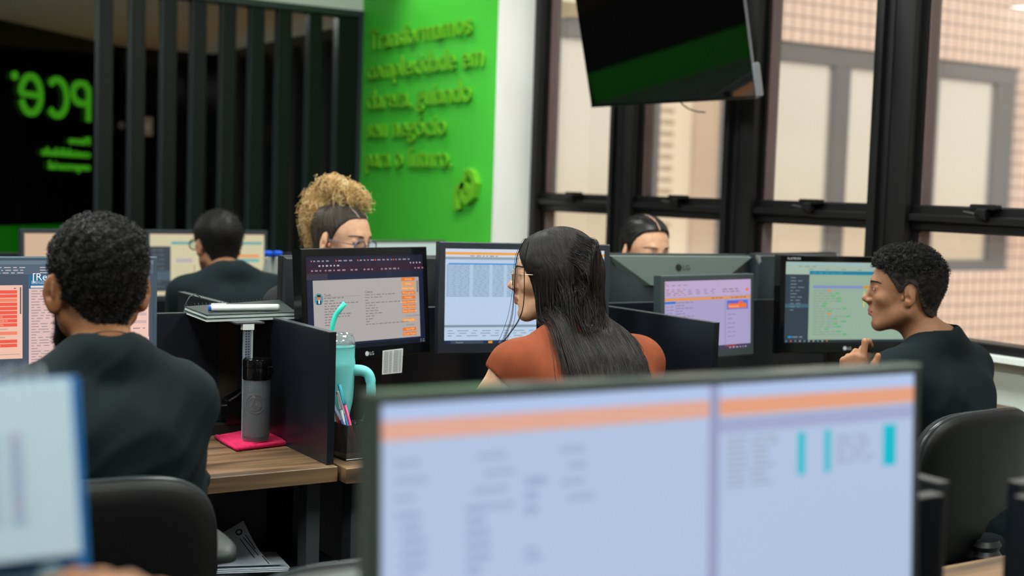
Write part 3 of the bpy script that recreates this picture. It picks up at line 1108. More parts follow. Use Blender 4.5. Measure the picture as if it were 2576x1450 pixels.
def c_far(s):
    s.r(0, 0, 1, 1, (206, 198, 162), 0)
    s.r(0, .0, 1, .02, (220, 190, 160), 1)
    s.r(0, .2, .175, .93, (58, 66, 74), 2)
    s.r(0, .6, .175, .75, (74, 92, 108), 3)
    s.r(.18, .125, .36, .165, (84, 160, 158), 3)
    s.r(.80, .125, .98, .165, (84, 160, 158), 3)
    s.r(.6, .335, .955, .385, (228, 152, 96), 3)
    s.r(.6, .41, .955, .46, (104, 176, 176), 3)
    s.r(.22, .40, .36, .46, (180, 170, 178), 3)
    s.words(.22, .5, .36, .9, (190, 186, 152), 10, 3, .3, .3, 6, .03, .08)
    s.words(.02, .24, .12, .9, (100, 108, 112), 9, 4, .2, .3, 5, .02, .05)


def c_far2(s):
    s.r(0, 0, 1, 1, (206, 176, 146), 0)
    s.r(.6, .03, 1, .14, (232, 160, 100), 1)
    s.words(.6, .2, .95, .9, (180, 150, 130), 10, 3, .4, .3, 6, .03, .08)


def c_whitish(s):
    s.r(0, 0, 1, 1, (186, 202, 196), 0)
    s.words(.1, .3, .9, .8, (160, 180, 176), 6, 3, .3, .3, 6, .03, .08)


def c_dark(s):
    s.r(0, 0, 1, 1, (60, 70, 90), 0)


b8 = (.014, .014, .016, .022)
monitor('ultrawide monitor with salmon buttons behind the head of the bearded man', .553, 3.0, 1.043, 0, 1, .72, .318, (.009, .009, .008, .016), c_left,
        mat('slim_bezel', (70, 88, 100), .35), logo=False)
monitor('monitor with dark browser and orange buttons, paper note taped below', 1.474, 3.045, 1.080, 16, 5, .432, .286, (.016, .016, .020, .030), c_task, M_bezelk, deep=.03)
monitor('monitor with bluish table and cyan column, beside the long haired woman', 1.930, 3.005, 1.089, -12, 2.5, .497, .300, (.017, .017, .018, .026), c_table, M_bezel, deep=.03, logo=False)
monitor('smaller monitor with a lilac screen, behind the right divider board', 2.588, 3.01, 1.022, 8, 3, .415, .252, (.014, .014, .017, .024), c_lilac, mat('grey_green_bezel', (58, 68, 72), .45), deep=.028, logo=False)
m5 = monitor('glossy black monitor with a sage green page, in front of the young man', 3.093, 2.93, 1.055, -14, 2.5, .492, .306, (.018, .018, .020, .034), c_sage, M_blackg, deep=.035, logos=.010)
# small printed name in the upper left corner of that bezel
Mm = Matrix.Translation((0, 0, 1.055 - .75)) @ Matrix.Rotation(-math.radians(2.5), 4, 'X')
vs, fs = text_geo('FLATRON')
mb = MB(Mm)
mb.add([(-.492 / 2 + .022 + p[0] * .0105, -.0036, .306 / 2 - .0135 + p[1] * .0105) for p in vs], [f for f in fs])
mb.build('bezel_print', M_logow, m5)
fm = monitor('big out of focus monitor with pale blue page, closest to the camera', .787, .945, 1.072, -1.8, 3, .637, .278, (.010, .010, .010, .014), c_big, mat('near_bezel', (66, 74, 70), .22), deep=.022, logo=False)
monitor('far monitor with cream page left of and behind the man with glasses', 1.885, 5.47, 1.02, 2, 2, .545, .30, (.016, .016, .018, .022), c_far, M_bezel, logo=False)
monitor('far monitor with an orange corner, mostly behind the bearded man', 1.335, 5.43, 1.02, 6, 2, .475, .30, (.016, .016, .018, .022), c_far2, M_bezel, logo=False)
monitor('far whitish monitor just right of the curly blonde woman', 2.805, 5.42, .985, 10, 2, .50, .30, (.014, .014, .012, .02), c_whitish, mat('olive_bezel', (74, 80, 70), .5), logo=False)
# monitors seen from behind on the far side of the island
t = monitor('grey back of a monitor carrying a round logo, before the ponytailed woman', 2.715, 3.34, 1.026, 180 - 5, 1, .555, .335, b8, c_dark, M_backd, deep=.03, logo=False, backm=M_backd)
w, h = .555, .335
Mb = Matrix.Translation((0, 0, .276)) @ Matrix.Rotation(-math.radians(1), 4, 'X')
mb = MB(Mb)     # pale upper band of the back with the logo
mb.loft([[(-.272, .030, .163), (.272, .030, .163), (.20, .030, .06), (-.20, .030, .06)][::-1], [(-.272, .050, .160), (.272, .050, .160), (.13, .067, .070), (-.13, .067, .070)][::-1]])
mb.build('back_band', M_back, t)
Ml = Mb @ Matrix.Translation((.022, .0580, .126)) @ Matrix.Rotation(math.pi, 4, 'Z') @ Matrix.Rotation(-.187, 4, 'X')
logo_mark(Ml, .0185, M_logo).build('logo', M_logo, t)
t = monitor('lit-painted grey back of a second monitor between the round logo and the sage green page', 3.228, 3.34, 1.035, 180 + 12, 1, .48, .325, b8, c_dark, M_backd, deep=.03, logo=False, backm=M_backd)
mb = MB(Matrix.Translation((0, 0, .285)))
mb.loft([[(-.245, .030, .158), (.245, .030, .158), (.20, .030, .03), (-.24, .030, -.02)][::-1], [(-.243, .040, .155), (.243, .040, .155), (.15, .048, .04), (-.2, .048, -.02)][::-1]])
mb.build('back_band', mat('lit_monitor_back', (150, 150, 148), .5), t)  # light falling on this back is put into a paler plate colour
monitor('black monitor back between the notebooks and the dark browser monitor', 1.61, 3.38, 1.022, 180, 1, .50, .325, b8, c_dark, M_blackm, deep=.03, logo=False, backm=mat('ribbed_black_back', (24, 28, 30), .55))
monitor('black monitor back showing in the gap left of the bluish table screen', 2.14, 3.38, 1.0, 180, 1, .44, .30, b8, c_dark, M_blackm, deep=.03, logo=False, backm=M_blackm)

# wall television hanging in front of the windows
TVm = Matrix
tvw, tvh = .97, .558
tv = thing('television', 'big dark television tilted down in front of the windows', 'television', (3.205, 4.10, 2.014))
e = Vector((math.sin(.048), -math.cos(.048), 0))
n = Vector((-math.cos(.048), -math.sin(.048), 0))
up = Vector((0, 0, 1)) * math.cos(.236) + n * math.sin(.236)
nn = e.cross(up)          # out of the screen
if nn.dot(n) < 0: nn = -nn
tv.matrix_world = Matrix(((e.x, -nn.x, up.x, 3.205), (e.y, -nn.y, up.y, 4.10), (e.z, -nn.z, up.z, 2.014), (0, 0, 0, 1)))
MB().box((-tvw / 2, 0, -tvh / 2), (tvw / 2, .012, tvh / 2), bev=.002).build('panel_edge', mat('tv_silver_edge', (150, 152, 156), .25, metal=.8), tv)
MB().box((-tvw / 2 + .004, -.002, -tvh / 2 + .012), (tvw / 2 - .004, .004, tvh / 2 - .004)).build('screen', mat('tv_screen', (4, 4, 4), .03, spec=1.0, coat=1.0), tv)
MB().box((-tvw / 2 + .004, -.003, -tvh / 2 + .001), (tvw / 2 - .004, .004, -tvh / 2 + .012)).build('lower_bezel', M_blackg, tv)
MB().box((-.38, .012, -.22), (.38, .05, .12), bev=.015).build('back_housing', M_blackm, tv)
MB().box((tvw / 2 - .004, .0, -tvh / 2 + .003), (tvw / 2 + .012, .03, -tvh / 2 + .13), bev=.006).build('side_port', mat('port_grey', (120, 122, 128), .4), tv)
mt = MB()
mt.box((-.1, .05, -.1), (.1, .075, .1)).tube([(0, .07, .0), (0, .12, .15), (-.0, .30, 1.15)], .018, 12)
mt.build('mount', M_blackm, tv)
MB().tube([(.05, .02, -tvh / 2 + .005), (.06, .025, -tvh / 2 - .012), (.085, .03, -tvh / 2 - .03), (.13, .03, -tvh / 2 - .042), (.175, .03, -tvh / 2 - .046)], .0028, 8).build('cable', mat('cable_grey', (80, 78, 76), .5), tv, True)


# ------------------------------------------------------------------ office chairs
M_shell = mat('chair_shell', (7, 9, 8), .5, spec=.35, bump=(500, .15))
M_rim = mat('chair_rim', (40, 46, 48), .28)
M_fab = mat('chair_fabric', (24, 26, 26), .8, bump=(700, .3))


def pad(w, h, prof, bend, n=56, ex=3.6, top=1.0):
    """rounded pad: rings from the rear centre over the rim to the front centre; x-z plane, y depth"""
    rings = []
    for fr, y in prof:
        r = []
        for i in range(n):
            a = 2 * math.pi * i / n
            c, s = math.cos(a), math.sin(a)
            x = math.copysign(abs(c) ** (2 / ex), c) * w / 2
            z = math.copysign(abs(s) ** (2 / ex), s) * h / 2
            x *= (1.0 - (.16 * (-z / h) if z < 0 else 0))
            x *= fr[0] if isinstance(fr, tuple) else fr
            z *= fr[1] if isinstance(fr, tuple) else fr
            r.append((x, y + bend * (x / w) ** 2 * 4 * .25 + (.0), z))
        rings.append(r)
    return rings


def chair(label, x, y, head, back_z=.69, bw=.45, bh=.39, arms=True, seat_z=.47, tiltb=.10, backy=-.22):
    t = thing('office_chair', label, 'chair', (x, y, 0), -math.radians(head))
    Mb_ = Matrix.Translation((0, backy, back_z)) @ Matrix.Rotation(tiltb, 4, 'X')
    # rear shell
    mb = MB(Mb_)
    mb.loft(pad(bw, bh, [(.02, -.026), (.5, -.025), (.8, -.021), (.93, -.015), (.985, -.006), (1.0, .002), (.985, .004)], .10))
    mb.build('back_shell', M_shell, t, True)
    mb = MB(Mb_)
    mb.loft(pad(bw, bh, [(.975, .003), (1.005, .004), (1.012, .010), (1.005, .016), (.98, .017)], .10), caps=False)
    mb.build('rim', M_rim, t, True)
    mb = MB(Mb_)
    mb.loft(pad(bw, bh, [(.97, .012), (.985, .02), (.97, .034), (.9, .045), (.6, .052), (.02, .054)], .10))
    mb.build('backrest', M_fab, t, True)
    # seat
    Ms = Matrix.Translation((0, .02, seat_z)) @ Matrix.Rotation(math.pi / 2, 4, 'X')
    mb = MB(Ms)
    mb.loft(pad(.47, .46, [(.02, .03), (.8, .028), (.97, .018), (1.0, 0), (.98, -.02), (.85, -.035), (.02, -.04)], .0))
    mb.build('seat', M_fab, t, True)
    # spine with the bellows
    mb = MB()
    pts = [(0, backy - .03, back_z - bh / 2 + .06), (0, backy - .035, back_z - bh / 2 - .04), (0, backy + .01, seat_z - .03), (0, backy + .12, seat_z - .05)]
    P = []
    R = []
    for k in range(25):
        u = k / 24 * 3
        i = min(2, int(u))
        q = Vector(pts[i]).lerp(Vector(pts[i + 1]), u - i)
        P.append(q)
        R.append(.042 if k % 2 else .032)
    mb.tube(P, R, 16, flat=.7)
    mb.build('bellows', M_blackm, t, auto=50)
    MB().lathe([(.03, .12), (.03, .30), (.022, .30), (.022, seat_z - .03)], 20).build('gas_lift', M_blackm, t, auto=40)
    for k in range(5):
        a = 2 * math.pi * k / 5 + .3
        c, s = math.cos(a), math.sin(a)
        lg_ = MB().tube([(0, 0, .13), (c * .15, s * .15, .115), (c * .29, s * .29, .08)], [.035, .025, .018], 8).build('base_leg', M_blackm, t, True)
        MB(Matrix.Translation((c * .29, s * .29, .03)) @ Matrix.Rotation(a, 4, 'Z') @ Matrix.Rotation(math.pi / 2, 4, 'X')).lathe([(.012, -.026), (.03, -.022), (.03, .022), (.012, .026)], 18).build('caster', M_blackm, lg_, True)
    if arms:
        for s in (-1, 1):
            a_ = MB()
            a_.tube([(s * .215, .0, seat_z - .02), (s * .262, .0, seat_z + .02), (s * .262, 0.0, seat_z + .22)], [.018, .018, .018], 10)
            ao = a_.build('arm_post', M_blackm, t, True)
            p_ = MB(Matrix.Translation((s * .262, -.02, seat_z + .24)) @ Matrix.Rotation(math.pi / 2, 4, 'X'))
            p_.loft(pad(.085, .25, [(.02, .012), (.85, .012), (1, .006), (1, -.012), (.9, -.014), (.02, -.014)], 0, ex=2.8))
            p_.build('arm_pad', mat('arm_pad_plastic', (50, 56, 54), .5), ao, True)
    return t


chair('black office chair of the bearded man with its grey armrest showing', .542, 2.37, 2, .688, .47, .40, arms=True)
chair('black office chair under the long haired woman', 1.82, 2.38, 0, .66, .45, .38, arms=False)
chair('black office chair with a shiny rim and bellows, under the young man at the right', 2.715, 2.335, -4, .68, .46, .385, arms=False)
chair('far black office chair of the man with glasses', 1.70, 4.66, 0, .66, .45, .38)
chair('black office chair of the curly blonde woman, hidden by monitors', 1.74, 3.99, 180, .66, .45, .38, arms=False)
chair('black office chair of the ponytailed woman', 2.78, 3.86, 180, .66, .45, .38, arms=False)
chair('blurred chair whose top edge curves along the bottom, left of the near monitor', .78, 1.42, 186, .662, .46, .38, arms=False)

# ------------------------------------------------------------------ things on the desks
# pink folded cloth
pc = at_z(634, 1111, .752)
cl = thing('folded_cloth', 'folded bright pink cloth under the black bottle', 'cloth', (pc.x, pc.y, .7505), math.radians(-3))
q = [at_z(px, py, .752) for px, py in ((545, 1104), (596, 1135), (731, 1118), (670, 1083))]
inv = Matrix.Rotation(math.radians(3), 4, 'Z') @ Matrix.Translation((-pc.x, -pc.y, 0))
q = [inv @ p - Vector((0, 0, .752)) for p in q]
M_cloth = mat('pink_microfibre', (224, 34, 96), .95, bump=(600, .8), noise=(60, (196, 22, 78), .7))


def cloth_layer(z0, th, grow, seed):
    mb = MB()
    N = 14
    rings = []
    R = random.Random(seed)
    ph = [R.uniform(0, 6) for _ in range(4)]
    for lay in range(2):
        pass
    P = [[None] * (N + 1) for _ in range(N + 1)]
    top = []
    bot = []
    for i in range(N + 1):
        for j in range(N + 1):
            u, v = i / N, j / N
            p = (q[0] * (1 - u) * (1 - v) + q[1] * u * (1 - v) + q[2] * u * v + q[3] * (1 - u) * v)
            c = sum(q, Vector()) / 4
            p = c + (p - c) * grow
            wv = .0018 * (math.sin(5 * u + ph[0]) + math.sin(7 * v + ph[1])) * (.4 + min(1, abs(u - .5) * 2))
            e_ = min(u, 1 - u, v, 1 - v)
            rd = th * .5 * (1 - min(1, e_ * 12) ** .5)
            top.append((p.x, p.y, z0 + th - rd + max(0, wv)))
            bot.append((p.x, p.y, z0 + rd))
    fs = []
    n_ = N + 1
    o_ = n_ * n_
    for i in range(N):
        for j in range(N):
            a = i * n_ + j
            fs.append((a, a + n_, a + n_ + 1, a + 1))
            fs.append((o_ + a, o_ + a + 1, o_ + a + n_ + 1, o_ + a + n_))
    edge = [i * n_ for i in range(N)] + [N * n_ + j for j in range(N)] + [i * n_ + N for i in range(N, 0, -1)] + [j for j in range(N, 0, -1)]
    for k in range(len(edge)):
        a, b2 = edge[k], edge[(k + 1) % len(edge)]
        fs.append((a, b2, o_ + b2, o_ + a))
    mb.add(top + bot, fs)
    return mb


cb = cloth_layer(0, .007, 1.0, 2)
cb.build('lower_fold', M_cloth, cl, True)
cloth_layer(.0075, .006, .985, 5).build('upper_fold', M_cloth, cl, True)
MB().tube([q[0] + Vector((0, .0, .006)), (q[0] + q[1]) / 2 + Vector((.0, -.002, .006)), q[1] + Vector((0, 0, .007)), q[1] * .5 + q[2] * .5 + Vector((0, 0, .007)), q[2] + Vector((0, 0, .006))], .0062, 10).build('hem', M_cloth, cl, True)

# drinking bottle
pb = at_z(644, 1108, .765)
bt = thing('drink_bottle', 'smoky bottle with black lid and round crest, standing on the pink cloth', 'bottle', (pb.x, pb.y, .765))
MB().lathe([(.001, .0), (.030, .0), (.0325, .004), (.0325, .02), (.0325, .150), (.0318, .152), (.0318, .148), (.0305, .148), (.0305, .012), (.001, .010)], 48, caps=False).build('body', mat('smoky_plastic', (120, 128, 134), .22, alpha=.42), bt, True)
MB().lathe([(.0005, .013), (.0295, .013), (.0297, .06), (.0297, .115), (.0005, .115)], 40).build('drink', mat('dark_drink', (12, 15, 18), .15), bt, True)
MB().lathe([(.0331, .148), (.0341, .149), (.0341, .176), (.0335, .178), (.0345, .179), (.0345, .192), (.0325, .197), (.030, .195), (.001, .195)], 48).build('lid', M_blackg, bt, auto=40)
MB().box((.012, -.0385, .162), (.026, -.030, .182), bev=.002).build('lid_catch', M_blackg, bt)
cr = MB()
cdir = math.atan2(-pb.y, -pb.x)


def on_cyl(u, z, rr):
    a = cdir + u / rr
    return (math.cos(a) * rr, math.sin(a) * rr, z)


def crest_line(pts, wd, rr=.0329):
    cr.tube([on_cyl(u, z, rr) for u, z in pts], wd, 6)


cc = (-.004, .092)
for r_ in (.0225, .0150):
    crest_line([(cc[0] + r_ * math.cos(a * math.pi / 18), cc[1] + r_ * math.sin(a * math.pi / 18)) for a in range(37)], .0006)
for sgn in (-1, 1):
    crest_line([(cc[0] + sgn * .0105, cc[1] - .010), (cc[0] + sgn * .005, cc[1] - .002), (cc[0] + sgn * .0018, cc[1] + .006), (cc[0] + .0005 * sgn, cc[1] + .0135)], .0006)
crest_line([(cc[0] - .006, cc[1] - .003), (cc[0], cc[1] - .001), (cc[0] + .006, cc[1] - .003)], .0005)
crest_line([(cc[0] - .004, cc[1] - .012), (cc[0], cc[1] - .007), (cc[0] + .004, cc[1] - .012), (cc[0], cc[1] - .014), (cc[0] - .004, cc[1] - .012)], .0005)
vs, fs = text_geo('PARIS')
cr.add([on_cyl(cc[0] - .0098 + p[0] * .0065, cc[1] + .0160 + p[1] * .0065, .0331) for p in vs], fs)
cr.build('crest', mat('crest_print', (92, 84, 88), .5), bt)

# small things behind the bottle
ph = at_z(585, 1060, .78)
po = thing('desk_organizer', 'black wedge shaped organizer box behind the bottle', 'organizer', (ph.x, ph.y, .776))
MB().add([(-.022, -.02, 0), (.024, -.02, 0), (.024, .02, 0), (-.022, .02, 0), (-.022, -.02, .055), (.024, -.02, .075), (.024, .02, .082), (-.022, .02, .06)],
         [(0, 3, 2, 1), (4, 5, 6, 7), (0, 1, 5, 4), (1, 2, 6, 5), (2, 3, 7, 6), (3, 0, 4, 7)]).build('case', M_blackg, po)
MB().tube([(-.018, -.022, .06), (.0, -.024, .07), (.016, -.022, .082)], .0025, 8).build('clip', M_steel, po, True)
ph = at_z(545, 1055, .78)
po = thing('small_box', 'small black box with a blue slip beside the organizer', 'box', (ph.x, ph.y, .776))
MB().box((-.022, -.018, 0), (.012, .02, .042), bev=.002).build('case', M_black, po)
MB().box((.014, -.016, 0), (.022, .01, .036)).build('slip', mat('blue_slip', (28, 62, 120), .5), po)
ph = at_z(575, 1078, .752)
tag(mbox('paper_scrap', (ph.x - .022, ph.y - .01, .7505), (ph.x + .02, ph.y + .012, .756), M_paper), 'little crumpled white scrap on the desk left of the bottle', 'paper')
ph = at_z(538, 1030, .8)
tag(mbox('metal_cap', (ph.x - .012, ph.y - .01, .776), (ph.x + .010, ph.y + .01, .806), mat('cap_steel', (120, 126, 126), .3, metal=.7), bev=.003), 'small metallic cap standing between the man and the organizer', 'cap')

# spiral notebooks on their stand
zt = 1.066
c4 = [at_z(px, py, zt) for px, py in ((520, 790), (742, 783), (700, 752), (462, 769))]
nb_o = Vector((sum(p.x for p in c4) / 4, sum(p.y for p in c4) / 4, 0))
st = thing('document_stand', 'clear perforated stand post carrying the notebooks', 'stand', (at_y(623, 800, 2.98).x, 2.98, .7505))
MB().box((-.010, -.004, 0), (.008, .004, .292)).build('post', mat('perforated_strip', (128, 134, 146), .35), st)
hl_ = MB()
for k in range(46):
    for xx in (-.0062, .0002):
        hl_.box((xx, -.0046, .006 + k * .0062), (xx + .0042, -.0039, .0095 + k * .0062))
tag(hl_.build('holes', mat('hole_dark', (44, 48, 58), .6), st), kind='stuff')
MB().box((.008, -.006, 0), (.012, .006, .292)).build('edge_strip', mat('clear_strip', (150, 160, 162), .2), st)
MB().box((-.03, -.008, .292), (.04, .06, .2955)).build('top_plate', mat('stand_plate', (60, 64, 66), .3), st)
MB().box((-.05, -.04, 0), (.05, .04, .004)).build('foot', M_blackm, st)
MB().box((-.014, -.008, .278), (.014, .008, .292)).build('bracket', M_paper, st)


def notebook(label, z, cov, sh, grp):
    t_ = thing('spiral_notebook', label, 'notebook', (nb_o.x, nb_o.y, z), 0)
    pts = [(p.x - nb_o.x + sh[0], p.y - nb_o.y + sh[1]) for p in c4]
    mb_ = MB()
    mb_.loft([[(x_, y_, 0) for x_, y_ in pts], [(x_, y_, .0065) for x_, y_ in pts]])
    mb_.build('pages', mat('page_block', (206, 218, 214), .7), t_)
    mb_ = MB()
    mb_.loft([[(x_ * 1.01, y_ * 1.01, .0066) for x_, y_ in pts], [(x_ * 1.01, y_ * 1.01, .0082) for x_, y_ in pts]])
    mb_.build('cover', cov, t_)
    a, b_ = Vector((*pts[3], 0)), Vector((*pts[2], 0))
    co = MB()
    for k in range(26):
        p = a.lerp(b_, (k + .5) / 26)
        co.tube([p + Vector((0, .004 * math.cos(q_), .006 + .0075 * math.sin(q_))) for q_ in [i_ * math.pi / 4 for i_ in range(9)]], .0006, 5)
    co.build('spiral', mat('spiral_wire', (60, 62, 64), .3, metal=.6), t_)
    return t_


notebook('lower white edged spiral notebook on the document stand', 1.0465, mat('dark_cover', (30, 40, 40), .4), (0, 0), 0)
notebook('upper spiral notebook with dark cover, under the white marker', 1.0550, mat('black_cover', (36, 44, 44), .35), (.004, .004), 0)
m0 = at_z(525, 776, 1.072)
m1 = at_z(702, 774, 1.072)
L_ = (m1 - m0).length
mk = thing('marker_pen', 'thick white marker with a blue end lying on the notebooks', 'marker', (m0.x, m0.y, 1.0723), math.atan2(m1.y - m0.y, m1.x - m0.x))
Mx = Matrix.Rotation(math.pi / 2, 4, 'Y')
MB(Mx).lathe([(.006, .004), (.0085, .006), (.0088, L_ * .3), (.0084, L_ * .31), (.0084, L_ * .97), (.007, L_)], 24).build('barrel', mat('marker_white', (226, 232, 230), .35), mk, True)
MB(Mx).lathe([(.0075, 0), (.0080, .004)], 24).build('end_cap', mat('marker_blue', (24, 88, 180), .3), mk, True)
MB().box((.006, -.002, .0085), (L_ * .24, .002, .0115)).build('clip', mat('marker_white', (226, 232, 230), .35), mk)
wl = at_z(468, 770, 1.068)
tag(MB().tube([wl + Vector((-.004, 0, 0)), wl + Vector((.012, .01, .022)), wl + Vector((.03, .02, .028)), wl + Vector((.045, .03, .02)), wl + Vector((.05, .04, .0))], .0012, 6).build('wire_loop', M_steel, smooth=True),
    'thin wire loop sticking up at the left end of the notebooks', 'wire')

# mint tumbler with handle, lid and straw
pm = at(842, 1040, 3.14)
M_mint = mat('mint_enamel', (112, 204, 204), .35)
mg = thing('tumbler_mug', 'tall mint green tumbler with handle and straw behind the divider', 'mug', (pm.x, pm.y, .7505))
MB().lathe([(.001, 0), (.030, 0), (.032, .003), (.034, .07), (.0365, .09), (.0415, .112), (.0435, .13), (.046, .20), (.0465, .205), (.046, .21), (.0445, .222), (.0445, .248), (.001, .248)], 48).build('body', M_mint, mg, auto=40)
hdir = RGT.copy(); hdir.z = 0; hdir.normalize()
hp = lambda r_, z: (hdir.x * r_ - .0 * hdir.y, hdir.y * r_, z)
hm = MB()
hpts = [hp(.040, .190), hp(.062, .191), hp(.078, .184), hp(.085, .165), hp(.086, .12), hp(.084, .085), hp(.074, .066), hp(.060, .058)]
hr_ = [.012, .0115, .011, .011, .011, .0105, .0095, .006]
for _ in range(2):
    h2_, r2_ = [hpts[0]], [hr_[0]]
    for i_ in range(len(hpts) - 1):
        a_, b_ = Vector(hpts[i_]), Vector(hpts[i_ + 1])
        h2_ += [a_.lerp(b_, .25), a_.lerp(b_, .75)]
        r2_ += [hr_[i_] * .75 + hr_[i_ + 1] * .25, hr_[i_] * .25 + hr_[i_ + 1] * .75]
    hpts, hr_ = h2_ + [Vector(hpts[-1])], r2_ + [hr_[-1]]
hm.tube(hpts, hr_, 14, flat=1.15)
hm.build('handle', M_mint, mg, True)
MB().lathe([(.043, .246), (.0462, .248), (.0455, .258), (.040, .276), (.036, .277), (.038, .262), (.038, .252), (.001, .252)], 40, caps=False).build('lid', glass_mat('clear_plastic', (225, 238, 238), 2.2, .05, .12), mg, True)
sb = at(835, 835, 3.14) - Vector((pm.x, pm.y, .7505))
s1_ = at(838, 812, 3.14) - Vector((pm.x, pm.y, .7505))
s2_ = at(845, 792, 3.14) - Vector((pm.x, pm.y, .7505))
s3_ = at(868, 763, 3.14) - Vector((pm.x, pm.y, .7505))
MB().tube([(sb.x, sb.y, .25), sb, s1_, s2_, s2_.lerp(s3_, .4), s3_], .0062, 14).build('straw', mat('straw_mint', (64, 216, 192), .3), mg, True)

# pen cup and pens
pp = at_z(884, 1150, .752)
M_acr = glass_mat('smoky_acrylic', (150, 128, 120), 1.4, .05, .05)
pcup = thing('pen_cup', 'square smoky plastic pen cup full of pens, on the front corner of the mug desk', 'pen cup', (pp.x, pp.y, .7505), math.radians(4))
mb = MB()
s_ = .030
for a, b_ in (((-s_, -s_), (s_, -s_ + .002)), ((-s_, s_ - .002), (s_, s_)), ((-s_, -s_), (-s_ + .002, s_)), ((s_ - .002, -s_), (s_, s_))):
    mb.box((a[0], a[1], .004), (b_[0], b_[1], .082))
mb.build('wall', M_acr, pcup)
MB().box((-s_ - .003, -s_ - .003, 0), (s_ + .003, s_ + .003, .004), bev=.0015).build('base', mat('cup_base', (30, 28, 28), .2), pcup)
pens = [('clear blue pen with a blue cap leaning left in the pen cup', (838, 1020), (905, 1150), (60, 84, 150), (150, 160, 190)),
        ('pink and cyan striped pen in the pen cup', (853, 967), (900, 1140), (236, 70, 130), (80, 200, 224)),
        ('white pen standing in the pen cup beside the divider', (849, 985), (880, 1140), (220, 224, 226), (220, 224, 226)),
        ('orange red pen at the left side of the pen cup', (846, 1030), (862, 1150), (236, 84, 50), (236, 84, 50)),
        ('sky blue pen in the middle of the pen cup', (858, 1000), (893, 1140), (76, 160, 220), (190, 214, 230)),
        ('short black pen at the back of the pen cup', (893, 1062), (885, 1140), (18, 18, 22), (18, 18, 22)),
        ('dark blue pen slanting to the right in the pen cup', (872, 1075), (906, 1152), (20, 24, 48), (20, 24, 48))]
for k, (lb, a, b_, c1, c2) in enumerate(pens):
    dep = (pp - CAM).dot(FWD) + (-.014 + .0045 * k)
    A, B = at(a[0], a[1], dep), at(b_[0], b_[1], dep)
    B.z = max(B.z, .757)
    ax = (A - B)
    t_ = thing('pen', lb, 'pen', B)
    Mq = ax.to_track_quat('Z', 'Y').to_matrix().to_4x4()
    l_ = ax.length
    MB(Mq).lathe([(.0012, 0), (.0036, .012), (.0036, l_ * .72), (.003, l_ * .72)], 12).build('barrel', mat('pen_a%d' % k, c1, .3), t_, True)
    MB(Mq).lathe([(.0042, l_ * .70), (.0042, l_ * .98), (.002, l_)], 12).build('cap', mat('pen_b%d' % k, c2, .3), t_, True)
    MB(Mq).box((.004, -.001, l_ * .72), (.006, .001, l_ * .95)).build('clip', mat('pen_b%d' % k, c2, .3), t_)

# paper note taped under the dark browser monitor
n4 = [at_y(px, py, 3.035) for px, py in ((963, 883), (1014, 877), (1011, 938), (961, 943))]
nt_ = thing('paper_list', 'printed list taped under the dark browser monitor', 'paper', n4[3])
mb = MB()
qq = [p - n4[3] for p in n4]
mb.add([tuple(p) for p in qq] + [(p.x, p.y + .0006, p.z) for p in qq], [(3, 2, 1, 0), (4, 5, 6, 7), (0, 1, 5, 4), (1, 2, 6, 5), (2, 3, 7, 6), (3, 0, 4, 7)])
mb.build('sheet', M_paper, nt_)
mb = MB()
for k in range(17):
    for u0, u1 in ((.06, .28), (.32, .46), (.54, .78), (.82, .93)):
        v = .05 + k * .054
        P_ = lambda u, v_: (qq[0].lerp(qq[1], u)).lerp(qq[3].lerp(qq[2], u), v_) + Vector((0, -.0008, 0))
        mb.add([tuple(P_(u0, v + .028)), tuple(P_(u1, v + .028)), tuple(P_(u1, v)), tuple(P_(u0, v))], [(0, 1, 2, 3)])
mb.build('print', mat('list_print', (134, 138, 144), .8), nt_)

# keyboard, black pads and notes on the middle desk


def keyboard(label, x, y, rz, m1_, m2_):
    t_ = thing('keyboard', label, 'keyboard', (x, y, .7505), math.radians(rz))
    MB().box((-.21, -.06, 0), (.21, .065, .014), bev=.004).build('case', m1_, t_)
    kb = MB()
    for r_ in range(5):
        for c_ in range(19):
            kb.box((-.2 + c_ * .021, -.052 + r_ * .022, .0142), (-.2 + c_ * .021 + .018, -.052 + r_ * .022 + .018, .0195))
    tag(kb.build('keys', m2_, t_), kind='stuff')


keyboard('pale keyboard in front of the dark browser monitor, right of the pen cup', 1.60, 2.86, 2, mat('kb_pale', (196, 204, 210), .4), mat('kb_grey', (84, 92, 96), .5))
keyboard('black keyboard in front of the ultrawide monitor', .55, 2.85, 0, M_blackm, M_blackg)
keyboard('black keyboard in front of the lilac monitor', 2.72, 2.80, 0, M_blackm, M_blackg)
pk = at_z(1060, 985, .77)
pdm = thing('document_tray', 'flat black tray under the table screen', 'tray', (1.72, 2.98, .7505), math.radians(4))
MB().box((-.20, -.07, 0), (.26, .10, .012), bev=.004).build('board', M_blackg, pdm)
MB().box((-.20, -.074, .012), (.26, -.070, .016)).build('lip', M_steel, pdm)
for lb, quad_, z_ in (('small curled white note on the black tray, right of the mug handle', ((917, 952), (940, 963), (964, 957), (938, 945)), .80),
                      ('second torn white note lying lower, right of the mug handle', ((936, 976), (962, 981), (1018, 970), (990, 968)), .785)):
    P4 = [at_z(px, py, z_) for px, py in quad_]
    c_ = sum(P4, Vector()) / 4
    t_ = MB()
    t_.add([tuple(p - c_ + Vector((0, 0, .004 if k % 2 else 0))) for k, p in enumerate(P4)] + [tuple(p - c_ + Vector((0, 0, (.004 if k % 2 else 0) - .0008))) for k, p in enumerate(P4)],
           [(0, 1, 2, 3), (7, 6, 5, 4), (0, 4, 5, 1), (1, 5, 6, 2), (2, 6, 7, 3), (3, 7, 4, 0)])
    tag(t_.build('sticky_note', mat('note_white', (224, 232, 226), .8), loc=c_), lb, 'note')
pz = at_z(945, 975, .77)
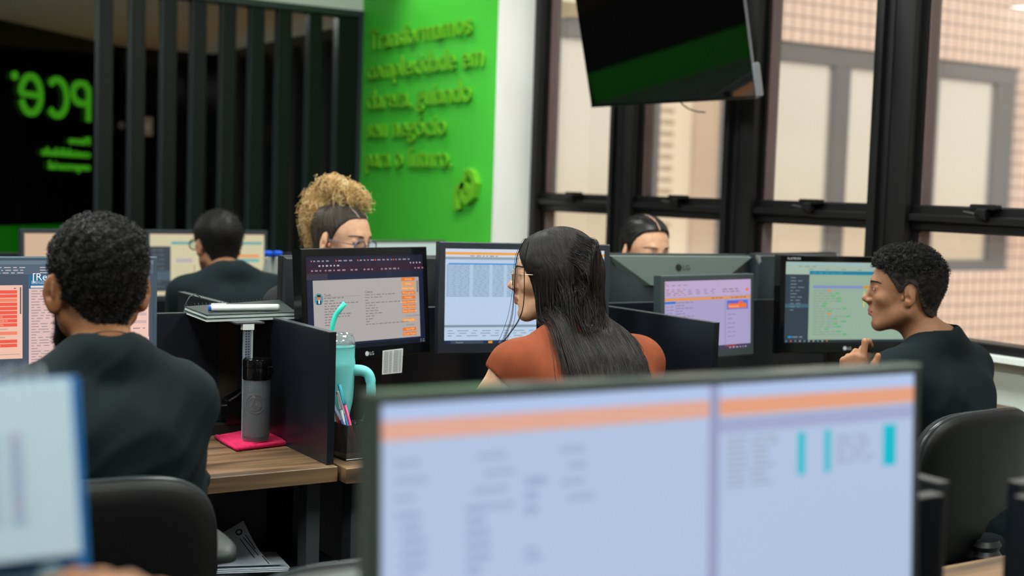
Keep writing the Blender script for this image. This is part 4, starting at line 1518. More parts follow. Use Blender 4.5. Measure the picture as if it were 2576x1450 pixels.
ts = thing('telephone', 'low black desk telephone under the white notes', 'telephone', (pz.x + .02, pz.y - .01, .7505), math.radians(10))
MB().box((-.09, -.07, 0), (.09, .08, .012), bev=.004).build('base', M_blackm, ts)
MB().box((-.085, .0, .012), (.085, .05, .030), bev=.008).build('handset', M_blackg, ts)

# water bottles at the far desk
for k, (px, lb) in enumerate(((674, 'clear water bottle with blue cap right beside the far cream monitor'), (698, 'clear water bottle with blue cap, right one of the pair'))):
    p = at(px, 700, 5.25)
    t_ = thing('water_bottle', lb, 'bottle', (p.x, p.y, .7505 if p.y > 5.28 else .7505), group=None)
    zt_ = at(px, 632, 5.25).z - .75
    MB().lathe([(.001, 0), (.032, 0), (.034, .01), (.034, zt_ * .62), (.030, zt_ * .72), (.014, zt_ * .9), (.0135, zt_ - .018)], 24).build('body', glass_mat('bottle_plastic', (205, 222, 216), 1.8, .05, .25), t_, True)
    MB().lathe([(.016, zt_ - .02), (.0165, zt_ - .002), (.014, zt_)], 20).build('cap', mat('blue_cap', (10, 84, 220), .4), t_, True)

# papers on a low cabinet under the desk
pq = at(625, 1420, 3.05)
cab = thing('low_cabinet', 'low black cabinet under the bottle desk carrying white papers', 'cabinet', (pq.x - .0, pq.y + .14, 0))
zc_ = pq.z - .015
MB().box((-.17, -.16, 0), (.22, .12, zc_), bev=.003).build('body', M_black, cab)
MB().box((-.168, -.166, .05), (.218, -.161, zc_ - .03)).build('door', M_blackm, cab)
pr_ = MB()
A4 = [at_z(px, py, zc_ + .004) for px, py in ((543, 1442), (725, 1436), (690, 1398), (560, 1395))]
stk = thing('paper_stack', 'white printed papers lying under the desk beside the grey armrest', 'papers', (A4[0].x, A4[0].y, zc_ + .0005))
for k in range(3):
    MB().loft([[(p.x - A4[0].x + .002 * k, p.y - A4[0].y, .001 + k * .004) for p in A4], [(p.x - A4[0].x + .002 * k, p.y - A4[0].y, .0035 + k * .004) for p in A4]]).build('sheet_block', mat('bluish_paper', (224, 234, 244), .8), stk)
# the curled top sheet standing up
top4 = [at(612, 1326, 3.12), at(560, 1356, 3.12)]
cs = MB()
rows = []
for k in range(11):
    u = k / 10
    r0 = A4[0].lerp(A4[1], 0.02).lerp(top4[1], u)
    r1 = A4[0].lerp(A4[1], .98).lerp(top4[0], u)
    sag = math.sin(math.pi * u) * .035
    rows.append([(p.x - A4[0].x, p.y - A4[0].y, p.z - zc_ - sag * (1 if j else .2) + .014) for j, p in enumerate((r0, r0.lerp(r1, .5), r1))])
cs.loft(rows + [[(x_, y_ + .001, z_ - .0008) for x_, y_, z_ in r_] for r_ in rows[::-1]], caps=False, closed=False)
so_ = cs.build('curled_sheet', mat('bluish_sheet', (222, 230, 244), .8), stk, True)
pr_ = MB()
for k, (a, b_) in enumerate((((604, 1357), (640, 1405)), ((612, 1353), (650, 1398)), ((617, 1347), (642, 1382)), ((660, 1400), (690, 1435)))):
    pa, pb_ = at(a[0], a[1], 3.085), at(b_[0], b_[1], 3.05)
    o_ = Vector((A4[0].x, A4[0].y, zc_))
    pr_.tube([pa - o_, pb_ - o_], .0012, 4)
lc = at(601, 1340, 3.10) - Vector((A4[0].x, A4[0].y, zc_))
pr_.tube([lc + Vector((.007 * math.cos(a), 0, .006 * math.sin(a))) for a in [i * math.pi / 5 for i in range(11)]], .0022, 5)
pr_.build('print', M_logo, stk)

# desk calendar, close to the camera, on its shelf
zs = 1.042
cal_o = at(100, 1450, 1.0)
sh = thing('shelf_board', 'small black shelf under the blurred calendar', 'shelf', (-.05, 1.0, zs - .02))
MB().box((-.12, -.10, 0), (.33, -.018, .018), bev=.002).build('board', M_black, sh)
MB().box((-.1, -.10, -.27), (-.08, -.03, -.001)).build('leg', M_steel, sh)
MB().box((.29, -.10, -.27), (.31, -.03, -.001)).build('leg', M_steel, sh)
cal = thing('desk_calendar', 'blurred spiral desk calendar with a blue base at the left edge', 'calendar', (.155, .955, zs))
cz = lambda px, py, d: at(px, py, d) - Vector((.155, .955, zs))
TR_, BR_ = cz(172, 952, 1.0), cz(200, 1388, .965)
TL_, BL_ = TR_ - Vector((.17, .0, 0)), BR_ - Vector((.17, .0, 0))
off = Vector((0, -.003, 0))
card = MB()
bot_ = BR_ + (BR_ - TR_) * .30
bot_.z = .002
botl = bot_ - Vector((.17, 0, 0))
sx_ = Vector((.0075, 0, 0))
card.loft([[tuple(botl), tuple(bot_ + sx_), tuple(TR_ + sx_), tuple(TL_)], [tuple(p + Vector((0, .003, 0))) for p in (botl, bot_ + sx_, TR_ + sx_, TL_)]])
card.loft([[tuple(botl + Vector((0, .085, 0))), tuple(bot_ + sx_ + Vector((0, .085, 0))), tuple(TR_ + sx_ + Vector((0, .004, 0))), tuple(TL_ + Vector((0, .004, 0)))],
           [tuple(botl + Vector((0, .088, 0))), tuple(bot_ + sx_ + Vector((0, .088, 0))), tuple(TR_ + sx_ + Vector((0, .007, 0))), tuple(TL_ + Vector((0, .007, 0)))]])
card.build('card', mat('calendar_blue', (8, 96, 156), .5), cal)
pg = MB()
for k in range(3):
    o1 = Vector((0, -.002 - .0012 * k, 0))
    pg.loft([[tuple(p + o1) for p in (BL_, BR_, TR_, TL_)], [tuple(p + o1 - Vector((0, .0009, 0))) for p in (BL_, BR_, TR_, TL_)]])
pgo = pg.build('pages', mat('calendar_page', (166, 186, 198), .8), cal)


def on_cal(u, v, o=.0062):
    return tuple(TR_.lerp(TL_, u).lerp(BR_.lerp(BL_, u), v) + Vector((0, -o, 0)))


pm_ = MB()
for r_ in range(7):
    for c_ in range(7):
        u, v = .22 + c_ * .1, .30 + r_ * .075
        pm_.use(mat('cal_print', (136, 156, 186), .8) if (r_ * 3 + c_) % 5 else mat('cal_print_red', (152, 150, 180), .8))
        pm_.add([on_cal(u + .05, v + .05), on_cal(u, v + .05), on_cal(u, v), on_cal(u + .05, v)], [(0, 1, 2, 3)])
pm_.build('day_grid', None, cal)
rg = MB()
for k in range(14):
    p = TR_.lerp(TL_, .12 + k * .062)
    rg.tube([p + Vector((.0, .003 - .008 * math.cos(a), .002 + .009 * math.sin(a) - .002)) for a in [i_ * math.pi / 5 for i_ in range(11)]], .0009, 6)
rg.build('spiral', mat('spiral_white', (190, 200, 204), .3, metal=.4), cal)
vs, fs = text_geo('CONTABIL')
tb_ = MB()
bl0 = TR_.lerp(TL_, .42).lerp(BR_.lerp(BL_, .42), 1.12)
tb_.add([tuple(bl0 + Vector((p[0] * .013, -.0045, p[1] * .013 - .004))) for p in vs], fs)
tb_.lathe([(.010, -.0005), (.010, .0005)], 18, Matrix.Translation(TR_.lerp(TL_, .13).lerp(BR_.lerp(BL_, .13), 1.12) + Vector((0, -.0048, 0))) @ Matrix.Rotation(math.pi / 2, 4, 'X'))
tb_.build('base_print', mat('cal_white', (150, 196, 214), .6), cal)

# ------------------------------------------------------------------ body surfaces: smooth unions turned into one skin
class SDF:
    def __init__(self, xs, ys, zs, init=.06):
        self.a = [np.asarray(v, np.float32) for v in (xs, ys, zs)]
        self.F = np.full([len(v) for v in self.a], init, np.float32)
        self.R = np.eye(3)
        self.T = np.zeros(3)

    def frame(self, R=None, T=None):
        self.R = np.eye(3) if R is None else np.array(R)
        self.T = np.zeros(3) if T is None else np.array(T)

    def _w(self, p):
        return self.R @ np.array(p, float) + self.T

    def _sl(self, lo, hi):
        s, g = [], []
        for k in range(3):
            i0 = max(0, np.searchsorted(self.a[k], lo[k]) - 1)
            i1 = min(len(self.a[k]), np.searchsorted(self.a[k], hi[k]) + 1)
            if i1 <= i0:
                return None, None
            s.append(slice(i0, i1))
            sh = [1, 1, 1]
            sh[k] = -1
            g.append(self.a[k][i0:i1].reshape(sh))
        return tuple(s), g

    def _put(self, s, d, k, op):
        a = self.F[s]
        if op == 'add':
            h = np.clip(.5 + .5 * (d - a) / k, 0, 1)
            self.F[s] = d * (1 - h) + a * h - k * h * (1 - h)
        elif op == 'sub':
            d = -d
            h = np.clip(.5 - .5 * (d - a) / k, 0, 1)
            self.F[s] = d * (1 - h) + a * h + k * h * (1 - h)

    def ell(self, c, r, k=.012, op='add', rot=None):
        cw = self._w(c)
        m = max(r) + max(k, .01) + .02
        s, g = self._sl(cw - m, cw + m)
        if s is None: return self
        Q = self.R if rot is None else self.R @ np.array(rot)
        p = [g[i] - cw[i] for i in range(3)]
        q = [(p[0] * Q[0, i] + p[1] * Q[1, i] + p[2] * Q[2, i]) / r[i] for i in range(3)]
        k0 = np.sqrt(q[0] ** 2 + q[1] ** 2 + q[2] ** 2) + 1e-6
        k1 = np.sqrt((q[0] / r[0]) ** 2 + (q[1] / r[1]) ** 2 + (q[2] / r[2]) ** 2) + 1e-6
        self._put(s, (k0 * (k0 - 1) / k1).astype(np.float32), k, op)
        return self

    def cone(self, a, b, ra, rb, k=.012, op='add', flat=None):
        A, B = self._w(a), self._w(b)
        m = max(ra, rb) + max(k, .01) + .02
        s, g = self._sl(np.minimum(A, B) - m, np.maximum(A, B) + m)
        if s is None: return self
        ab = B - A
        L = float(ab @ ab) + 1e-9
        t = ((g[0] - A[0]) * ab[0] + (g[1] - A[1]) * ab[1] + (g[2] - A[2]) * ab[2]) / L
        t = np.clip(t, 0, 1)
        dx, dy, dz = g[0] - A[0] - t * ab[0], g[1] - A[1] - t * ab[1], g[2] - A[2] - t * ab[2]
        if flat is not None:         # flat = (world axis vector, factor): squash along an axis
            n = self.R @ np.array(flat[0], float)
            n = n / np.linalg.norm(n)
            pr = dx * n[0] + dy * n[1] + dz * n[2]
            e = (flat[1] - 1)
            dx, dy, dz = dx + pr * n[0] * e, dy + pr * n[1] * e, dz + pr * n[2] * e
        d = np.sqrt(dx * dx + dy * dy + dz * dz) - (ra + (rb - ra) * t)
        if flat is not None:
            d = d / max(1.0, flat[1] * .8)
        self._put(s, d.astype(np.float32), k, op)
        return self

    def cut(self, fn):
        """intersect with a region: fn(X,Y,Z) <0 inside"""
        X, Y, Z = np.meshgrid(*self.a, indexing='ij', sparse=True)
        self.F = np.maximum(self.F, fn(X, Y, Z).astype(np.float32))
        return self

    def local(self, P):
        return (P - self.T) @ self.R

    def sample(self, P):
        idx = []
        fr = []
        for k in range(3):
            a = self.a[k]
            i = np.clip(np.searchsorted(a, P[:, k]) - 1, 0, len(a) - 2)
            f = np.clip((P[:, k] - a[i]) / (a[i + 1] - a[i]), 0, 1)
            idx.append(i)
            fr.append(f)
        v = 0
        for dx in (0, 1):
            for dy in (0, 1):
                for dz in (0, 1):
                    w = (fr[0] if dx else 1 - fr[0]) * (fr[1] if dy else 1 - fr[1]) * (fr[2] if dz else 1 - fr[2])
                    v = v + w * self.F[idx[0] + dx, idx[1] + dy, idx[2] + dz]
        return v

    def push(self, P, d, it=4):
        P = P.copy()
        h = .004
        for _ in range(it):
            v = self.sample(P)
            m = v < d
            if not m.any(): break
            dm = d[m] if hasattr(d, 'shape') else d
            Q = P[m]
            g = np.stack([self.sample(Q + np.eye(3)[i] * h) - self.sample(Q - np.eye(3)[i] * h) for i in range(3)], 1)
            g /= np.linalg.norm(g, axis=1, keepdims=True) + 1e-9
            P[m] = Q + g * (dm - v[m])[:, None]
        return P

    def mesh(self):
        F = self.F
        nx, ny, nz = F.shape
        ins = F < 0
        c = [ins[i:nx - 1 + i, j:ny - 1 + j, k:nz - 1 + k] for i in (0, 1) for j in (0, 1) for k in (0, 1)]
        cnt = sum(x.astype(np.int8) for x in c)
        act = (cnt > 0) & (cnt < 8)
        I, J, K = np.nonzero(act)
        n = len(I)
        idm = np.full(act.shape, -1, np.int32)
        idm[I, J, K] = np.arange(n)
        co = [(i, j, k) for i in (0, 1) for j in (0, 1) for k in (0, 1)]
        val = np.stack([F[I + i, J + j, K + k] for i, j, k in co], 1)
        cx = np.stack([self.a[0][I], self.a[0][I + 1]], 1)
        cy = np.stack([self.a[1][J], self.a[1][J + 1]], 1)
        cz = np.stack([self.a[2][K], self.a[2][K + 1]], 1)
        pos = np.stack([np.stack([cx[:, i], cy[:, j], cz[:, k]], 1) for i, j, k in co], 1)
        acc = np.zeros((n, 3))
        w = np.zeros(n)
        for p in range(8):
            for q in range(p + 1, 8):
                if sum(abs(a - b) for a, b in zip(co[p], co[q])) != 1: continue
                m = (val[:, p] < 0) != (val[:, q] < 0)
                t = val[m, p] / (val[m, p] - val[m, q])
                acc[m] += pos[m, p] + (pos[m, q] - pos[m, p]) * t[:, None]
                w[m] += 1
        V = acc / w[:, None]
        faces = []
        for ax in range(3):
            sl0 = [slice(1, -1)] * 3
            sl0[ax] = slice(0, -1)
            sl1 = [slice(1, -1)] * 3
            sl1[ax] = slice(1, None)
            a, b = ins[tuple(sl0)], ins[tuple(sl1)]
            for flip, m in ((0, a & ~b), (1, ~a & b)):
                i, j, k = np.nonzero(m)
                off = [1, 1, 1]
                off[ax] = 0
                i, j, k = i + off[0], j + off[1], k + off[2]
                u, v = [d for d in range(3) if d != ax]
                cells = []
                for du, dv in ((0, 0), (1, 0), (1, 1), (0, 1)):
                    o = [0, 0, 0]
                    o[u] = -1 + du
                    o[v] = -1 + dv
                    cells.append(idm[i + o[0], j + o[1], k + o[2]])
                q = np.stack(cells, 1)
                if (ax == 1) != bool(flip):
                    q = q[:, ::-1]
                faces.append(q)
        Q = np.concatenate(faces)
        Q = Q[(Q >= 0).all(1)]
        return V, Q


def axis(lo, hi, coarse, fine=()):
    out = [lo]
    while out[-1] < hi:
        st = coarse
        for a, b, f in fine:
            if a <= out[-1] < b:
                st = min(st, f)
        # ease the step
        if len(out) > 1:
            st = min(st, (out[-1] - out[-2]) * 1.35)
        for a, b, f in fine:
            if out[-1] < a and out[-1] + st > a:
                st = max(f, a - out[-1] + 1e-4)
        out.append(out[-1] + st)
    return out


def relax(V, Q, it=1, f=.5):
    for _ in range(it):
        s = np.zeros_like(V)
        c = np.zeros(len(V))
        for a, b in ((0, 1), (1, 2), (2, 3), (3, 0)):
            np.add.at(s, Q[:, a], V[Q[:, b]])
            np.add.at(c, Q[:, a], 1)
            np.add.at(s, Q[:, b], V[Q[:, a]])
            np.add.at(c, Q[:, b], 1)
        V = V + (s / np.maximum(c, 1)[:, None] - V) * f
    return V


def vnormals(V, Q):
    n = np.cross(V[Q[:, 2]] - V[Q[:, 0]], V[Q[:, 3]] - V[Q[:, 1]])
    N = np.zeros_like(V)
    for i in range(4):
        np.add.at(N, Q[:, i], n)
    return N / (np.linalg.norm(N, axis=1, keepdims=True) + 1e-12)


def strands(name, P, r, mats, parent, mi=None, sides=3):
    """P (n,m,3) centre lines, r (m,) or (n,m) radii -> one mesh of thin tubes"""
    n, m, _ = P.shape
    r = np.broadcast_to(np.asarray(r, float), (n, m))
    T = np.gradient(P, axis=1)
    T /= np.linalg.norm(T, axis=2, keepdims=True) + 1e-9
    ref = np.array([.31, .52, .79])
    A = np.cross(T, ref)
    A /= np.linalg.norm(A, axis=2, keepdims=True) + 1e-9
    B = np.cross(T, A)
    an = 2 * np.pi * np.arange(sides) / sides
    V = P[:, :, None, :] + (A[:, :, None, :] * np.cos(an)[None, None, :, None] + B[:, :, None, :] * np.sin(an)[None, None, :, None]) * r[:, :, None, None]
    V = V.reshape(-1, 3)
    base = (np.arange(n) * m * sides)[:, None, None]
    k = np.arange(m - 1)[None, :, None] * sides
    s = np.arange(sides)[None, None, :]
    s2 = (s + 1) % sides
    Q = np.stack([base + k + s, base + k + s2, base + k + sides + s2, base + k + sides + s], -1).reshape(-1, 4)
    MI = None
    if mi is not None:
        MI = np.repeat(mi, (m - 1) * sides)
    return np_mesh(name, V, Q, mats, parent, MI)


def rotz(a):
    c, s = math.cos(a), math.sin(a)
    return np.array([[c, -s, 0], [s, c, 0], [0, 0, 1.]])


def rotx(a):
    c, s = math.cos(a), math.sin(a)
    return np.array([[1., 0, 0], [0, c, -s], [0, s, c]])


def roty(a):
    c, s = math.cos(a), math.sin(a)
    return np.array([[c, 0, s], [0, 1., 0], [-s, 0, c]])


# head in its own frame: x to the person's right, y forward, z up, origin between the ears
def head_prims(S, R, T, fem=False, sc=1.0, ear=1.0, es=1.0):
    R = np.array(R) * 1.0
    S.frame(R, T)
    g = sc
    E = lambda c, r, k=.012, op='add', rot=None: S.ell([v * g for v in c], [v * g for v in r], k, op, rot)
    C = lambda a, b, ra, rb, k=.01, op='add', flat=None: S.cone([v * g for v in a], [v * g for v in b], ra * g, rb * g, k, op, flat)
    jw = .88 if fem else 1.0
    E((0, -.014, .036), (.073, .092, .084), .02)                 # skull
    E((0, .022, .03), (.066, .066, .068), .03)                   # forehead
    E((0, .034, -.028), (.056 * jw, .052, .072), .03)            # face block
    for s in (-1, 1):
        C((s * .056 * jw, .000, -.048), (s * .028 * jw, .062, -.088), .018, .015, .03)     # jaw line
        E((s * .040, .058, -.016), (.020, .020, .017), .02)      # cheek bone
    E((0, .070, -.092), (.020 * jw, .017, .016), .02)            # chin
    E((0, .070, -.060), (.026, .020, .024), .02)                 # muzzle
    C((-.026, .082, .030), (.026, .082, .030), .009, .009, .018)  # brow ridge
    # eye sockets
    for s in (-1, 1):
        E((s * .031, .099, .010), (.017, .013, .011), .012, 'sub')
        E((s * .031, .074, .009), (.0145, .0135, .0125), .006)   # lidded eye mass
        C((s * .018, .088, .0165), (s * .044, .079, .0155), .0030, .0025, .006)  # upper lid fold
    # nose
    C((0, .088, .016), (0, .103, -.014), .0075, .0085, .014)
    E((0, .1065, -.021), (.0095, .0115, .0085), .008)
    for s in (-1, 1):
        E((s * .0115, .098, -.025), (.0065, .0085, .0062), .006)
        E((s * .006, .103, -.0305), (.0028, .005, .003), .003, 'sub')
    C((0, .094, -.031), (0, .090, -.042), .007, .006, .012)      # philtrum
    # lips
    C((-.017, .083, -.0555), (0, .0925, -.0515), .0035, .0060, .006)
    C((.017, .083, -.0555), (0, .0925, -.0515), .0035, .0060, .006)
    C((-.015, .083, -.0600), (0, .0905, -.0635), .0035, .0068, .006)
    C((.015, .083, -.0600), (0, .0905, -.0635), .0035, .0068, .006)
    C((-.019, .088, -.0577), (.019, .088, -.0577), .0016, .0016, .003, 'sub')
    E((0, .094, -.0755), (.016, .006, .006), .010, 'sub')        # under the lip
    # ears
    for s in (-1, 1):
        Q = roty(-s * .10) @ rotz(s * (-.42 * ear)) @ rotx(-.12)
        cx_ = s * (.0745 + .004 * ear)
        E((cx_, -.010, -.003), (.0060, .0185 * es, .0325 * es), .006, 'add', Q)
        E((cx_ - s * .002, -.004, -.003 - .027 * es), (.0065, .009, .010), .008, 'add', Q)
        o = Q @ np.array([s * .0075, .002, .004])
        E((cx_ + o[0], -.010 + o[1], -.003 + o[2]), (.0058, .0115 * es, .0215 * es), .004, 'sub', Q)
        o = Q @ np.array([s * .004, .007, -.004])
        E((cx_ + o[0], -.010 + o[1], -.003 + o[2]), (.006, .006, .007), .003, 'sub', Q)
        o = Q @ np.array([s * .0045, .001, .004])
        E((cx_ + o[0], -.012 + o[1], -.003 + o[2]), (.0025, .004, .016 * es), .004, 'add', Q)
        E((s * .0735, .009, -.010), (.004, .0045, .007), .004)   # tragus


def hand(S, W, R, curl, sc=1.0, spread=.05, thumb=None, side=1):
    """W wrist point, R columns: x to the thumb, y back of the hand, z along the fingers"""
    S.frame(R, W)
    g = sc
    kn = [(.027, .088), (.009, .092), (-.009, .087), (-.026, .079)]
    for x, z in kn:
        S.cone((x * .55 * g, -.002, .0), (x * g, 0, z * g), .014 * g, .0105 * g, .014)
        S.cone((x * .7 * g, -.009 * g, .02 * g), (x * .95 * g, -.007 * g, (z - .012) * g), .010 * g, .009 * g, .012)
    seg = [(.043, .026, .020), (.047, .030, .022), (.043, .028, .021), (.034, .021, .018)]
    for i, (x, z) in enumerate(kn):
        p = np.array([x, 0, z]) * g
        a = 0
        sp = spread * (1.5 - i)
        r0 = (.0092, .0094, .0088, .0078)[i] * g
        for j in range(3):
            a += curl[i][j]
            d = np.array([math.sin(sp) * math.cos(a), -math.sin(a), math.cos(a) * math.cos(sp)])
            q = p + d * seg[i][j] * g
            S.cone(p, q, r0 * (1 - .09 * j), r0 * (1 - .09 * (j + 1)), .004)
            p = q
    th = thumb or [(.020, -.008, .020), (.042, -.016, .050), (.052, -.022, .080), (.052, -.028, .104)]
    rr = (.016, .0115, .0100, .0080)
    for j in range(3):
        S.cone(np.array(th[j]) * g, np.array(th[j + 1]) * g, rr[j] * g, rr[j + 1] * g, .008)


M_skin = {}


def skin(name, c, dark=None):
    return mat('skin_' + name, c, .58, spec=.4, sss=.2, bump=(900, .12), noise=(55, dark or tuple(v * .88 for v in c), .6))


M_lip = mat('lips', (158, 98, 78), .5)
M_hair = mat('black_curly_hair', (14, 13, 13), .5, spec=.25)
M_hair2 = mat('black_short_hair', (18, 16, 15), .6, spec=.25)
M_shirt = mat('black_cotton_tee', (9, 21, 25), .85, spec=.22, bump=(1200, .35))
M_trouser = mat('dark_trousers', (22, 26, 36), .85)
M_shoe = mat('dark_shoes', (16, 16, 18), .5)
M_eye = mat('eye_white', (172, 156, 146), .3)
M_iris = mat('eye_dark', (34, 22, 16), .15)


def person(label, hip, head_yaw, body_yaw, head, sk, neck=None, fem=False, hs=1.0, earf=1.0, pitch=0.0, roll=0.0, sh_w=.19, shoulders_z=None, arms='desk',
           fine=.0032, shirt=M_shirt, sleeve=.6, armL=None, armR=None, hands=None, bulk=1.0, skin_mat=None, mats_extra=(), lip=M_lip, facemat=None, sh_y=None, sh_x=0, foldseed=1, vest=False, ears=1.0,
           folds=.004):
    """one seated figure. hip/head in world metres, yaws as compass degrees from +Y towards +X"""
    root = thing('person', label, 'person', (hip[0], hip[1], 0), -math.radians(body_yaw))
    inv = rotz(math.radians(body_yaw))
    Hd = inv @ (np.array(head) - np.array((hip[0], hip[1], 0)))
    yaw = -(math.radians(head_yaw - body_yaw))
    HR = rotz(yaw) @ rotx(pitch) @ roty(roll)
    sz = shoulders_z if shoulders_z else Hd[2] - .215
    nb = np.array(neck) if neck is not None else np.array([Hd[0] * .6, Hd[1] - .075, sz + .055])
    sy = sh_y if sh_y is not None else nb[1] - .005
    SL, SR = np.array([nb[0] + sh_x - sh_w, sy, sz]), np.array([nb[0] + sh_x + sh_w, sy, sz])
    pelvis = np.array([0, 0, .56])
    chest = np.array([nb[0] * .8, sy * .8, sz - .12])
    waist = (pelvis + chest) / 2 + np.array([0, -.015, -.0])

    def aw(a, default):
        if a is None: a = default
        return [np.array(p, float) for p in a]
    L = aw(armL, [SL + [-.035, .08, -.26], SL + [.06, .27, -.235]])
    Rr = aw(armR, [SR + [.035, .08, -.26], SR + [-.06, .27, -.235]])

    def torso(S, g, arms_to=1.0):
        S.frame()
        b = bulk
        sr = .86 if fem else 1.0
        S.ell(pelvis, (.165 * b + g, .115 * b + g, .10 + g), .05)
        S.ell(waist, (.148 * b + g, .105 * b + g, .16 + g), .06)
        S.ell(chest, (.162 * b + g, .112 * b + g, .17 + g), .06)
        for A, Bm in ((SL, -1), (SR, 1)):
            S.cone(nb + [Bm * .03, -.012, .012], A, .045 + g, .048 * sr + g, .05)
            S.cone(A, A * .55 + chest * .45 + [0, -.02, .0], .054 * sr + g, .08 + g, .05)

    def arm_prims(S, g, sides, part=1.0, fore=True):
        S.frame()
        for A, (el, wr), on in ((SL, L, sides[0]), (SR, Rr, sides[1])):
            if not on: continue
            e = A + (el - A) * min(1, part)
            S.cone(A, e, .050 + g, (.050 - .012 * min(1, part)) + g, .03)
            if fore and part >= 1:
                S.cone(el, wr, .040 + g, .026 + g, .02)

    allp = [Hd, SL, SR, *L, *Rr]
    lo = np.min(allp, 0) - .17
    hi = np.max(allp, 0) + .17
    lo[2] = .44
    hi[2] = Hd[2] + .16
    hz = .128 * hs
    fy = [(Hd[1] - .13, Hd[1] + .135, fine)]
    fx = [(Hd[0] - .13, Hd[0] + .13, fine)]
    fz = [(Hd[2] - .135, Hd[2] + .135, fine)]
    for h_ in (hands or []):
        if h_.get('fine'):
            c = inv @ (np.array(h_['c']) - np.array((hip[0], hip[1], 0)))
            fx.append((c[0] - .08, c[0] + .08, h_['fine']))
            fy.append((c[1] - .08, c[1] + .08, h_['fine']))
            fz.append((c[2] - .11, c[2] + .11, h_['fine']))
    S = SDF(axis(lo[0], hi[0], .009, fx), axis(lo[1], hi[1], .009, fy), axis(lo[2], hi[2], .009, fz))
    torso(S, -.004)
    arm_prims(S, 0.0, (1, 1))
    S.frame()
    S.cone(nb + [0, .0, -.03], Hd + HR @ np.array([0, -.016, -.045]) , .054 * (.88 if fem else 1.02) * hs, .050 * (.88 if fem else 1.04) * hs, .03)
    head_prims(S, HR, Hd, fem, hs, earf, ears)
    for k, (el, wr) in enumerate((L, Rr)):
        h_ = None
        for q in (hands or []):
            if q['side'] == k: h_ = q
        if h_ and 'R' in h_:
            hand(S, wr, inv @ np.array(h_['R']) if h_.get('world') else np.array(h_['R']), h_['curl'], h_.get('sc', .95), thumb=h_.get('thumb'), spread=h_.get('spread', .05))
        else:
            d = wr - el
            d[2] *= .3
            d /= np.linalg.norm(d)
            s = 1 if k == 0 else -1
            y = np.array([0, 0, 1.])
            x = np.cross(y, d) * (-1)
            x = x * (-1 if k == 0 else 1) * (-1)
            x /= np.linalg.norm(x)
            y = np.cross(d, x)
            if y[2] < 0: y = -y
            hand(S, wr, np.stack([x, y, d], 1), [(.3, .4, .3)] * 4, .95)
    S.frame(HR, Hd)
    V, Q = S.mesh()
    V = relax(V, Q, 1, .35)
    # material per face in the head frame
    fc = V[Q].mean(1)
    hl = (fc - Hd) @ HR / hs
    mi = np.zeros(len(Q), np.int32)
    x, y, z = hl[:, 0], hl[:, 1], hl[:, 2]
    lips = (np.abs(x) < .0185) & (y > .078) & (((z + .0575) / .0105) ** 2 + (x / .021) ** 2 < 1)
    mi[lips] = 1
    brow = (z > 9) & (np.abs(np.abs(x) - .030) < .019) & (y > .06) & (np.abs(z - .0295 + (np.abs(x) - .025) ** 2 * 12) < (.0032 if fem else .0042))
    mi[brow] = 2
    lash = (np.abs(np.abs(x) - .031) < .0135) & (y > .07) & (np.abs(z - .0115 + (np.abs(np.abs(x) - .031)) ** 2 * 26) < .0013)
    mi[lash] = 2
    if facemat is not None:
        mi = facemat(x, y, z, mi)
    body = np_mesh('body', V, Q, [skin_mat or sk, lip, M_hair2] + list(mats_extra), root, mi)
    # eyebrows as short hairs lying on the brow
    for s in (-1, 1):
        R_ = np.random.RandomState(4 + s)
        n_ = 170
        u = R_.uniform(0, 1, n_)
        bx = .013 + .036 * u
        bz = .0275 + .0055 * np.sin(u * 2.4) - .003 * u + R_.uniform(-.5, .5, n_) * (.0052 if not fem else .0036) * (1 - .6 * u)
        pts_ = []
        for k in range(4):
            px_ = bx + .0026 * k
            pz_ = bz + .0004 * k * (1 - 2 * u)
            q_ = np.stack([s * px_, np.full(n_, .112), pz_], 1) * hs
            for _ in range(40):
                w_ = q_ @ HR.T + Hd
                v_ = S.sample(w_)
                q_[:, 1] -= np.clip(v_ - .0006, 0, .004)
            pts_.append(q_ @ HR.T + Hd)
        strands('eyebrow', np.stack(pts_, 1), .00055, M_hair2, root)
    # eyes
    for s in (-1, 1):
        for rad, off, m_, nm in ((.0125, (.031, .0770, .0085), M_eye, 'eye'),):
            c = Hd + HR @ (np.array([s * off[0], off[1], off[2]]) * hs)
            u, v = np.meshgrid(np.linspace(0, 2 * np.pi, 21), np.linspace(0, np.pi, 13), indexing='ij')
            Ps = np.stack([np.cos(u) * np.sin(v), np.cos(v), np.sin(u) * np.sin(v)], -1) * np.array([.0120, .0125, .0062]) * hs
            Vs = (Ps.reshape(-1, 3)) @ HR.T + c
            Qs = []
            for i in range(20):
                for j in range(12):
                    a = i * 13 + j
                    Qs.append((a, a + 1, a + 14, a + 13))
            Qs = np.array(Qs)
            fy_ = (Ps.reshape(-1, 3))[Qs].mean(1)
            m2 = ((fy_[:, 1] > 0) & (np.hypot(fy_[:, 0], fy_[:, 2] * 1.6) < .0062)).astype(np.int32)
            np_mesh('eye', Vs, Qs, [m_, M_iris], root, m2)
    # shirt
    G = SDF(axis(lo[0] - .02, hi[0] + .02, .008, [(nb[0] - .10, nb[0] + .10, .0036)]), axis(lo[1] - .02, hi[1] + .02, .008, [(nb[1] - .10, nb[1] + .10, .0036)]), axis(.46, sz + .13, .008, [(nb[2] - .06, nb[2] + .09, .0036)]))
    torso(G, .006)
    if not vest:
        arm_prims(G, .010, (1, 1), sleeve if sleeve < 1 else 1.0, True)
    else:
        arm_prims(G, .012, (1, 1), .10, False)
    nn_ = Hd - nb
    nn_ /= np.linalg.norm(nn_)
    G.frame()
    G.cone(nb + nn_ * .034, nb + nn_ * .16, .066 * (.9 if fem else 1), .072, .008, 'sub')
